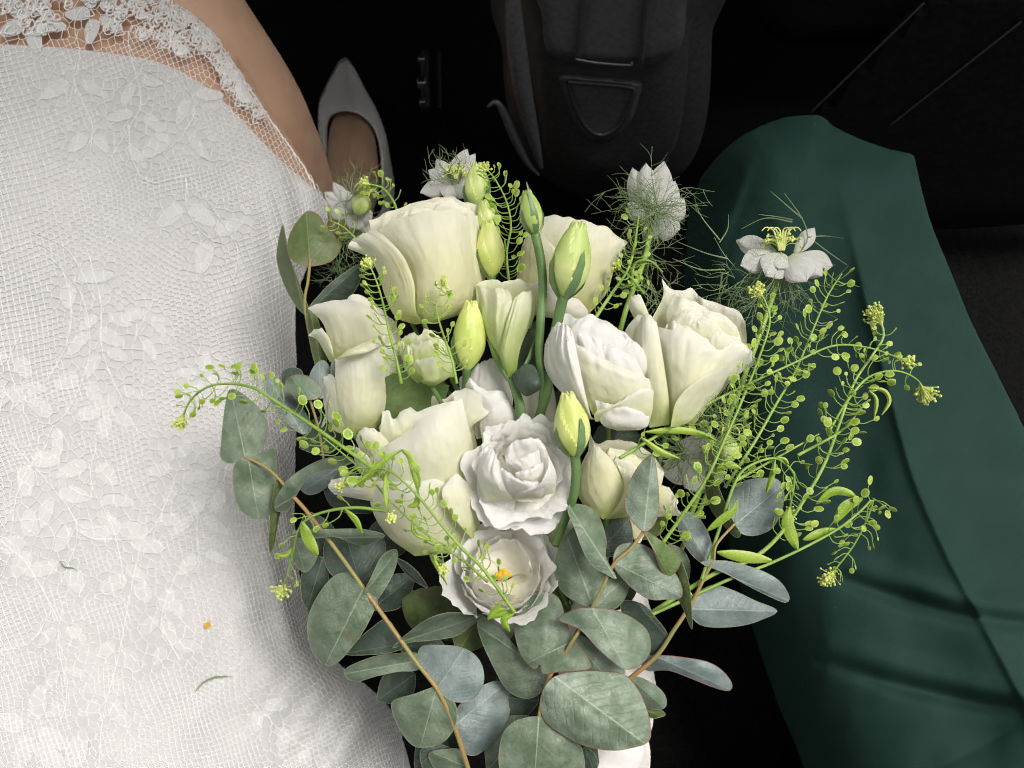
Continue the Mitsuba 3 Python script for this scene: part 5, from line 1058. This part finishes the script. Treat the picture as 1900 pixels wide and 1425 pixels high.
sprig('seed sprig running from the lower white petals out to the right over the trousers', [(1150, 850, .425), (1230, 802, .43), (1310, 752, .436), (1390, 712, .442), (1470, 675, .448), (1545, 642, .454), (1610, 645, .46), (1670, 665, .466), (1690, 672, .468)], 46, 8, (.05, .95), True, 8.5, 26,
      leaves=[([(1195, 802), (1255, 798), (1300, 805), (1330, 818)], 13, .425), ([(1190, 812), (1225, 838), (1262, 852)], 12, .42)], headr=20)
sprig('tall seed sprig standing farthest right in front of the green trousers', [(1205, 1140, .43), (1270, 1098, .432), (1330, 1062, .434), (1390, 1040, .437), (1440, 1000, .44), (1490, 930, .444), (1530, 860, .448), (1558, 785, .452), (1585, 710, .457), (1618, 660, .461), (1640, 620, .464), (1622, 575, .468)], 40, 12, (.38, .97), True, 10.5, 34,
      branches=[([(1538, 800, .452), (1575, 740, .456), (1612, 700, .46), (1660, 688, .464), (1702, 705, .468), (1722, 740, .472)], 16, 7, (.05, .95), True, 8, 28), ([(1480, 845, .446), (1560, 800, .45), (1600, 755, .454)], 8, 8, (0, 1), False, 9, 28)],
      leaves=[([(1610, 720), (1640, 725), (1650, 745), (1636, 770)], 9, .458), ([(1612, 724), (1626, 742), (1622, 776)], 8, .457), ([(1464, 940), (1462, 975), (1480, 1020)], 24, .438), ([(1330, 1025), (1375, 1032), (1432, 1040)], 22, .434)], headr=30)
sprig('lowest sprig on the right, bent sharply at its tip, with lance leaves', [(1205, 1142, .428), (1285, 1106, .43), (1360, 1072, .434), (1430, 1045, .438), (1500, 1012, .442), (1560, 978, .446), (1600, 945, .449), (1620, 925, .45), (1610, 960, .452), (1585, 1010, .456), (1555, 1050, .46), (1532, 1080, .462)], 24, 9, (.55, .97), True, 9, 32,
      leaves=[([(1515, 935), (1545, 912), (1575, 915), (1592, 930)], 16, .449), ([(1548, 970), (1570, 940), (1600, 925)], 22, .447), ([(1490, 1002), (1520, 990), (1555, 982)], 17, .445), ([(1285, 1106), (1262, 1085), (1240, 1064)], 13, .424)],
      branches=[([(1620, 925, .45), (1640, 938, .451), (1652, 948, .452)], 1, 4, (.9, 1), False, 10, 4)], headr=26)
sprig('forked sprig with a nodding yellow tip in front of the blue-gray leaf', [(1302, 1075, .43), (1325, 1010, .432), (1345, 950, .434), (1362, 900, .436), (1385, 868, .438), (1435, 850, .44), (1465, 868, .441), (1474, 890, .442), (1468, 930, .443), (1462, 962, .444)], 14, 9, (.55, .95), True, 9, 28,
      branches=[([(1360, 895, .437), (1440, 850, .444), (1490, 822, .447), (1520, 805, .449)], 0, 8, (0, 1), False, 8, 20)],
      leaves=[([(1312, 985), (1338, 965), (1360, 948), (1366, 928)], 16, .43), ([(1438, 852), (1432, 885), (1422, 915)], 11, .439), ([(1440, 850), (1455, 852), (1464, 862)], 7, .44), ([(1330, 870), (1350, 862), (1375, 870)], 14, .43)], headr=20)
sprig('short sprig among feathery leaves right of the top center rose', [(1098, 600, .46), (1130, 552, .462), (1165, 500, .466), (1178, 450, .47), (1185, 400, .474)], 22, 9, (.05, .98), False, 7.5, 22,
      branches=[([(1195, 545, .458), (1170, 515, .458), (1140, 490, .458)], 10, 6, (0, .9), True, 6, 18), ([(1172, 530, .462), (1178, 490, .462), (1205, 484, .462), (1230, 505, .463)], 0, 9, (0, 1), False, 8, 18)], headr=11)
sprig('tiny sprig by the dark red-edged leaf at the upper left', [(660, 442, .47), (635, 420, .472), (605, 406, .474)], 8, 5, (.1, 1), False, 6, 18)

# ------------------------------------------------------------------ nigella
thr = np.random.default_rng(5)
def threads(m, c, d, n, r0, r1, spread=.012, forks=3, w=2.0, arc=(0, 360), grav=0.0):
    """Feathery forked bracts round a photo point: fine curved tubes."""
    k = K * d
    for j in range(n):
        a = math.radians(thr.uniform(*arc)); L = thr.uniform(r0, r1)
        dx, dy = math.cos(a), math.sin(a); b = thr.uniform(-.5, .5)
        o = np.array([c[0] + thr.normal(0, 8), c[1] + thr.normal(0, 8), d + thr.uniform(-spread, spread) * .5])
        e = o + [dx * L, dy * L, thr.uniform(-spread, spread)]
        mid = (o + e) / 2 + [-dy * L * b * .5, dx * L * b * .5 + grav * L, thr.uniform(-spread, spread) * .6]
        q = crom([o, mid, e], 12); W = np.linspace(w, w * .35, 12)
        m.tube(P(q[:, 0], q[:, 1], q[:, 2]), W / 2 * k, 4)
        for f in range(forks):
            i = int(thr.uniform(3, 10)); s0 = q[i]; t = q[min(i + 1, 11)] - q[i - 1]; an = math.atan2(t[1], t[0]) + thr.choice([-1, 1]) * thr.uniform(.4, 1.0); l = L * thr.uniform(.22, .5)
            e2 = s0 + [math.cos(an) * l, math.sin(an) * l, thr.uniform(-.005, .005)]
            mm = (s0 + e2) / 2 + [thr.normal(0, l * .08), thr.normal(0, l * .08), 0]
            z = crom([s0, mm, e2], 7); m.tube(P(z[:, 0], z[:, 1], z[:, 2]), np.linspace(w * .7, w * .28, 7) / 2 * k, 3)
def ov(fl, b, t, w, d, db=4, dt=0, mat='petal_paper', bulge=2.5, pos=.55):
    """A pointed papery petal from b to t."""
    b, t = np.array(b, float), np.array(t, float); ax = t - b; pe = np.array([-ax[1], ax[0]]) / np.linalg.norm(ax)
    s = np.linspace(0, 1, 7); g = np.where(s < pos, .25 + .75 * np.sin(np.pi / 2 * s / pos), np.cos(np.pi / 2 * (s - pos) / (1 - pos))**.8) * w / 2; g[-1] = .8
    Lp = [(*(b + ax * u - pe * h), db + (dt - db) * u + 2.5 * (h / w)) for u, h in zip(s, g)]; Rp = [(*(b + ax * u + pe * h), db + (dt - db) * u + 2.5 * (h / w)) for u, h in zip(s, g)]
    petal(fl, d, mat, Lp, Rp, [Lp[-1], (t[0], t[1], dt), Rp[-1]], bulge, 0, 1.5, n=(12, 18))
def pistil(fl, c, d, R=16, up=(0, -1), n=6):
    m = MB(); k = K * d
    for j in range(n):
        x = (j - (n - 1) / 2) * R * .32
        q = crom([(c[0] + x * .3, c[1] + R * 1.5, d), (c[0] + x * .8, c[1], d - .002), (c[0] + x * 1.3, c[1] - R * 1.0, d - .002), (c[0] + x * 1.9 + np.sign(x) * 6, c[1] - R * 1.35, d - .003), (c[0] + x * 2.2 + np.sign(x) * 10, c[1] - R * .9, d - .004)], 16)
        m.tube(P(q[:, 0], q[:, 1], q[:, 2]), np.linspace(R * .36, 2.0, 16) / 2 * k, 6)
    part(fl, 'pistil', mikit.ply(m.mesh(), 'bud_lime', True))
    m = MB()
    for j in range(26):
        a = thr.uniform(-3.3, .2); L = R * thr.uniform(1.6, 2.8); e = (c[0] + math.cos(a) * L, c[1] + R * .9 + math.sin(a) * L * .62, d + thr.uniform(-.008, .008))
        q = crom([(c[0], c[1] + R * 1.3, d), ((c[0] + e[0]) / 2, (c[1] + R + e[1]) / 2 - 6, (d + e[2]) / 2), e], 8)
        p3 = P(q[:, 0], q[:, 1], q[:, 2]); m.tube(p3, .00022, 4); m.ball(p3[-1], np.array([.0007, .0010, .0007]), 1)
    part(fl, 'stamens', mikit.ply(m.mesh(), 'pod_tip', True), kind='stuff')
def capsule(fl, b, t, w, d):
    """A ribbed seed capsule with curled horns."""
    B, Tp = P(*b, d), P(*t, d - .004); a = Tp - B; H = np.linalg.norm(a); a = a / H; e1 = unit(np.cross(a, FWD)); e2 = np.cross(a, e1); R = w / 2 * K * d
    th, tt = np.meshgrid(np.linspace(0, 2 * np.pi, 49), np.linspace(0, 1, 16))
    r = R * np.sin(np.pi * np.clip(tt * .9 + .06, 0, 1))**.6 * (1 + .10 * np.cos(5 * th))
    v = B + (tt * H)[..., None] * a + (r * np.cos(th))[..., None] * e1 + (r * np.sin(th))[..., None] * e2
    part(fl, 'seed_pod', mikit.ply((v.reshape(-1, 3), grid_faces(16, 49)), 'bud_green', True))
    m = MB()
    for k in range(6):
        an = k * 1.05; o = np.cos(an) * e1 + np.sin(an) * e2
        q = crom([Tp + o * R * .2, Tp + a * R * .7 + o * R * .5, Tp + a * R * .8 + o * R * 1.2, Tp + a * R * .2 + o * R * 1.4], 10); m.tube(q, np.linspace(.0006, .0003, 10), 5)
    part(fl, 'horns', mikit.ply(m.mesh(), 'pod_tip', True))
def feather(fl, *specs):
    m = MB()
    for sp in specs: threads(m, *sp[0], **sp[1])
    part(fl, 'feathery_bract', mikit.ply(m.mesh(), 'thread_green', True), kind='stuff', label='tangle of fine forked green threads')

fl = thing('nigella_flower', 'white spiky nigella at the top of the bouquet, left of the pale green bud', 'flower')
d = .498
for t, w, dt in (((780, 357), 34, 2), ((795, 316), 34, 4), ((810, 296), 30, 6), ((845, 294), 28, 8), ((866, 277), 34, 6), ((882, 285), 30, 4), ((826, 368), 36, -2), ((868, 366), 30, -2), ((890, 320), 30, 2)):
    ov(fl, (840, 342), t, w, d, 2, dt)
pistil(fl, (846, 318), d - .004, 9)
feather(fl, (((845, 330), d, 14, 40, 75), dict(forks=3, arc=(150, 350), w=1.8)), (((850, 360), d + .01, 8, 40, 90), dict(forks=2)))
hidden_stem(fl, 845, 372, d + .01, 7)
fl = thing('nigella_flower', 'white nigella veiled in feathery green threads, next to the green trouser knee', 'flower')
d = .492
for b, t, w, dt, db in (((1200, 400), (1174, 312), 44, 6, 6), ((1208, 400), (1198, 303), 44, 2, 2), ((1216, 400), (1231, 300), 48, 2, 4), ((1222, 405), (1252, 336), 46, 6, 6), ((1224, 412), (1270, 370), 50, 6, 6), ((1214, 410), (1262, 425), 60, 8, 4), ((1205, 412), (1222, 442), 50, 8, 4), ((1205, 405), (1164, 378), 44, 8, 4), ((1205, 390), (1168, 345), 36, 10, 8)):
    ov(fl, b, t, w, d, db, dt, bulge=5)
feather(fl, (((1212, 395), d - .012, 34, 50, 110), dict(forks=3, w=1.9, spread=.010, arc=(150, 400))), (((1205, 385), d - .014, 40, 30, 85), dict(forks=3, w=1.7, spread=.006)), (((1200, 470), d, 36, 40, 100), dict(forks=3, w=1.7, spread=.014)), (((1215, 560), d - .02, 22, 30, 80), dict(forks=2, w=1.7)))
stalk(fl, [(1208, 420, d), (1196, 480, .485), (1160, 580, .47), (1130, 700, .48)], 10, 10, 'green_stem')
fl = thing('nigella_flower', 'open white nigella with a crown of green stamens, at the right against the trousers', 'flower')
d = .470
for b, t, w, dt, db in (((1440, 470), (1366, 447), 40, 10, 0), ((1440, 474), (1374, 492), 46, -4, 0), ((1475, 470), (1512, 424), 30, 8, 0), ((1478, 476), (1545, 494), 44, 4, 0), ((1480, 478), (1526, 512), 40, -2, 0), ((1455, 472), (1420, 512), 56, -8, -2), ((1466, 474), (1497, 522), 62, -10, -4), ((1450, 470), (1445, 500), 50, -8, -2)):
    ov(fl, b, t, w, d, db, dt, 'petal_paper', 3, .6)
pistil(fl, (1450, 442), d - .004, 15)
m = MB()
for q in ([(1470, 485), (1400, 520), (1350, 480), (1325, 440)], [(1350, 480), (1310, 470), (1255, 448)], [(1345, 500), (1300, 500), (1248, 480)], [(1335, 445), (1300, 400), (1288, 365)], [(1335, 450), (1350, 425), (1352, 398)], [(1352, 505), (1320, 515), (1290, 508)], [(1475, 480), (1498, 445), (1488, 405), (1455, 358)], [(1488, 405), (1470, 390), (1430, 355)], [(1470, 412), (1420, 405), (1375, 425)], [(1470, 408), (1440, 402), (1408, 398)], [(1500, 440), (1530, 438), (1565, 442)], [(1500, 440), (1540, 470), (1572, 492)], [(1340, 505), (1335, 540), (1330, 560)], [(1340, 530), (1310, 528), (1285, 530)], [(1380, 520), (1352, 560), (1355, 600)], [(1520, 490), (1550, 520), (1595, 532)]):
    z = crom([(*p, d + .006 + thr.uniform(-.006, .006)) for p in q], 16); m.tube(P(z[:, 0], z[:, 1], z[:, 2]), np.linspace(3.2, 1.0, 16) / 2 * K * d, 5)
threads(m, (1440, 505), d + .004, 26, 50, 120, forks=3, w=1.8, arc=(10, 175)); threads(m, (1455, 500), d, 14, 40, 90, forks=3, w=1.8, arc=(-20, 200)); threads(m, (1400, 560), d + .006, 18, 40, 110, forks=3, w=1.7); threads(m, (1350, 520), d + .004, 10, 30, 80, forks=3, w=1.8)
part(fl, 'feathery_bract', mikit.ply(m.mesh(), 'thread_green', True), kind='stuff', label='tangle of fine forked green threads')
stalk(fl, [(1455, 478, d + .004), (1440, 530, d + .004), (1410, 620, .468), (1350, 780, .46), (1280, 960, .46)], 10, 10, 'green_stem')
fl = thing('nigella_flower', 'faded nigella with a green seed capsule at the upper left, beside the lace', 'flower')
d = .500
for b, t, w, dt, db in (((655, 395), (602, 358), 34, 6, 2), ((655, 395), (618, 338), 26, 4, 2), ((660, 392), (632, 352), 28, 2, 0), ((665, 400), (650, 425), 40, 2, 0), ((668, 398), (690, 410), 34, 2, 0), ((650, 400), (612, 385), 34, 4, 2), ((670, 405), (684, 432), 30, 6, 2)):
    ov(fl, b, t, w, d, db, dt)
capsule(fl, (664, 398), (678, 362), 34, d - .006)
feather(fl, (((655, 370), d - .004, 22, 30, 75), dict(forks=3, w=1.6, arc=(150, 390))), (((640, 440), d + .006, 34, 30, 85), dict(forks=3, w=1.6, spread=.016)), (((625, 520), d, 18, 30, 70), dict(forks=2, w=1.5)))
hidden_stem(fl, 662, 410, d + .004, 7)
fl = thing('nigella_flower', 'nigella with a green seed capsule low on the right, wrapped in threads under the rose', 'flower')
d = .456
for b, t, w, dt, db in (((1320, 850), (1262, 820), 56, 2, 2), ((1315, 865), (1225, 875), 60, 6, 2), ((1325, 860), (1270, 905), 70, 4, 0), ((1330, 855), (1295, 800), 44, 6, 2), ((1330, 860), (1310, 900), 50, 2, 0)):
    ov(fl, b, t, w, d, db, dt)
capsule(fl, (1345, 858), (1348, 806), 46, d - .010)
feather(fl, (((1330, 830), d - .016, 44, 35, 85), dict(forks=3, w=1.8)), (((1270, 840), d - .010, 34, 40, 85), dict(forks=2, w=2.4, arc=(90, 300))), (((1330, 775), d - .01, 36, 40, 100), dict(forks=3, w=1.7, arc=(120, 420))), (((1340, 720), d, 16, 40, 90), dict(forks=2, w=1.6)))
stalk(fl, [(1345, 845, d - .004), (1320, 900, d), (1250, 1050, .465)], 9, 9, 'green_stem')

# ------------------------------------------------------------------ small things fallen on the lap
def fallen(name, label, cat, pts, w, mat):
    q = crom(pts, 14); m = MB(); n = len(q)
    m.tube(dress_surf(q[:, 0], q[:, 1], .0034), np.sin(np.linspace(.25, np.pi - .1, n)) * w / 2 * K * .53, 5); whole(thing(name, label, cat), mikit.ply(m.mesh(), mat, True))
fallen('fallen_needle', 'curved dark green thread of leaf fallen on the lower dress', 'leaf needle', [(366, 1280), (382, 1262), (405, 1253), (436, 1256)], 3.4, 'thread_green')
fallen('fallen_hair', 'short dark bent thread caught in the lace at the lower left', 'thread', [(116, 1040), (124, 1051), (138, 1053), (150, 1058)], 2.4, 'sepal')
m = MB(); o = dress_surf(np.array([391.0]), np.array([1161.0]), .003)[0]
for j in range(9): m.ball(o + thr.normal(0, .0008, 3), .0008, 1)
whole(thing('pollen_speck', 'small orange crumb of pollen on the white lace', 'pollen'), mikit.ply(m.mesh(), 'pollen', True))
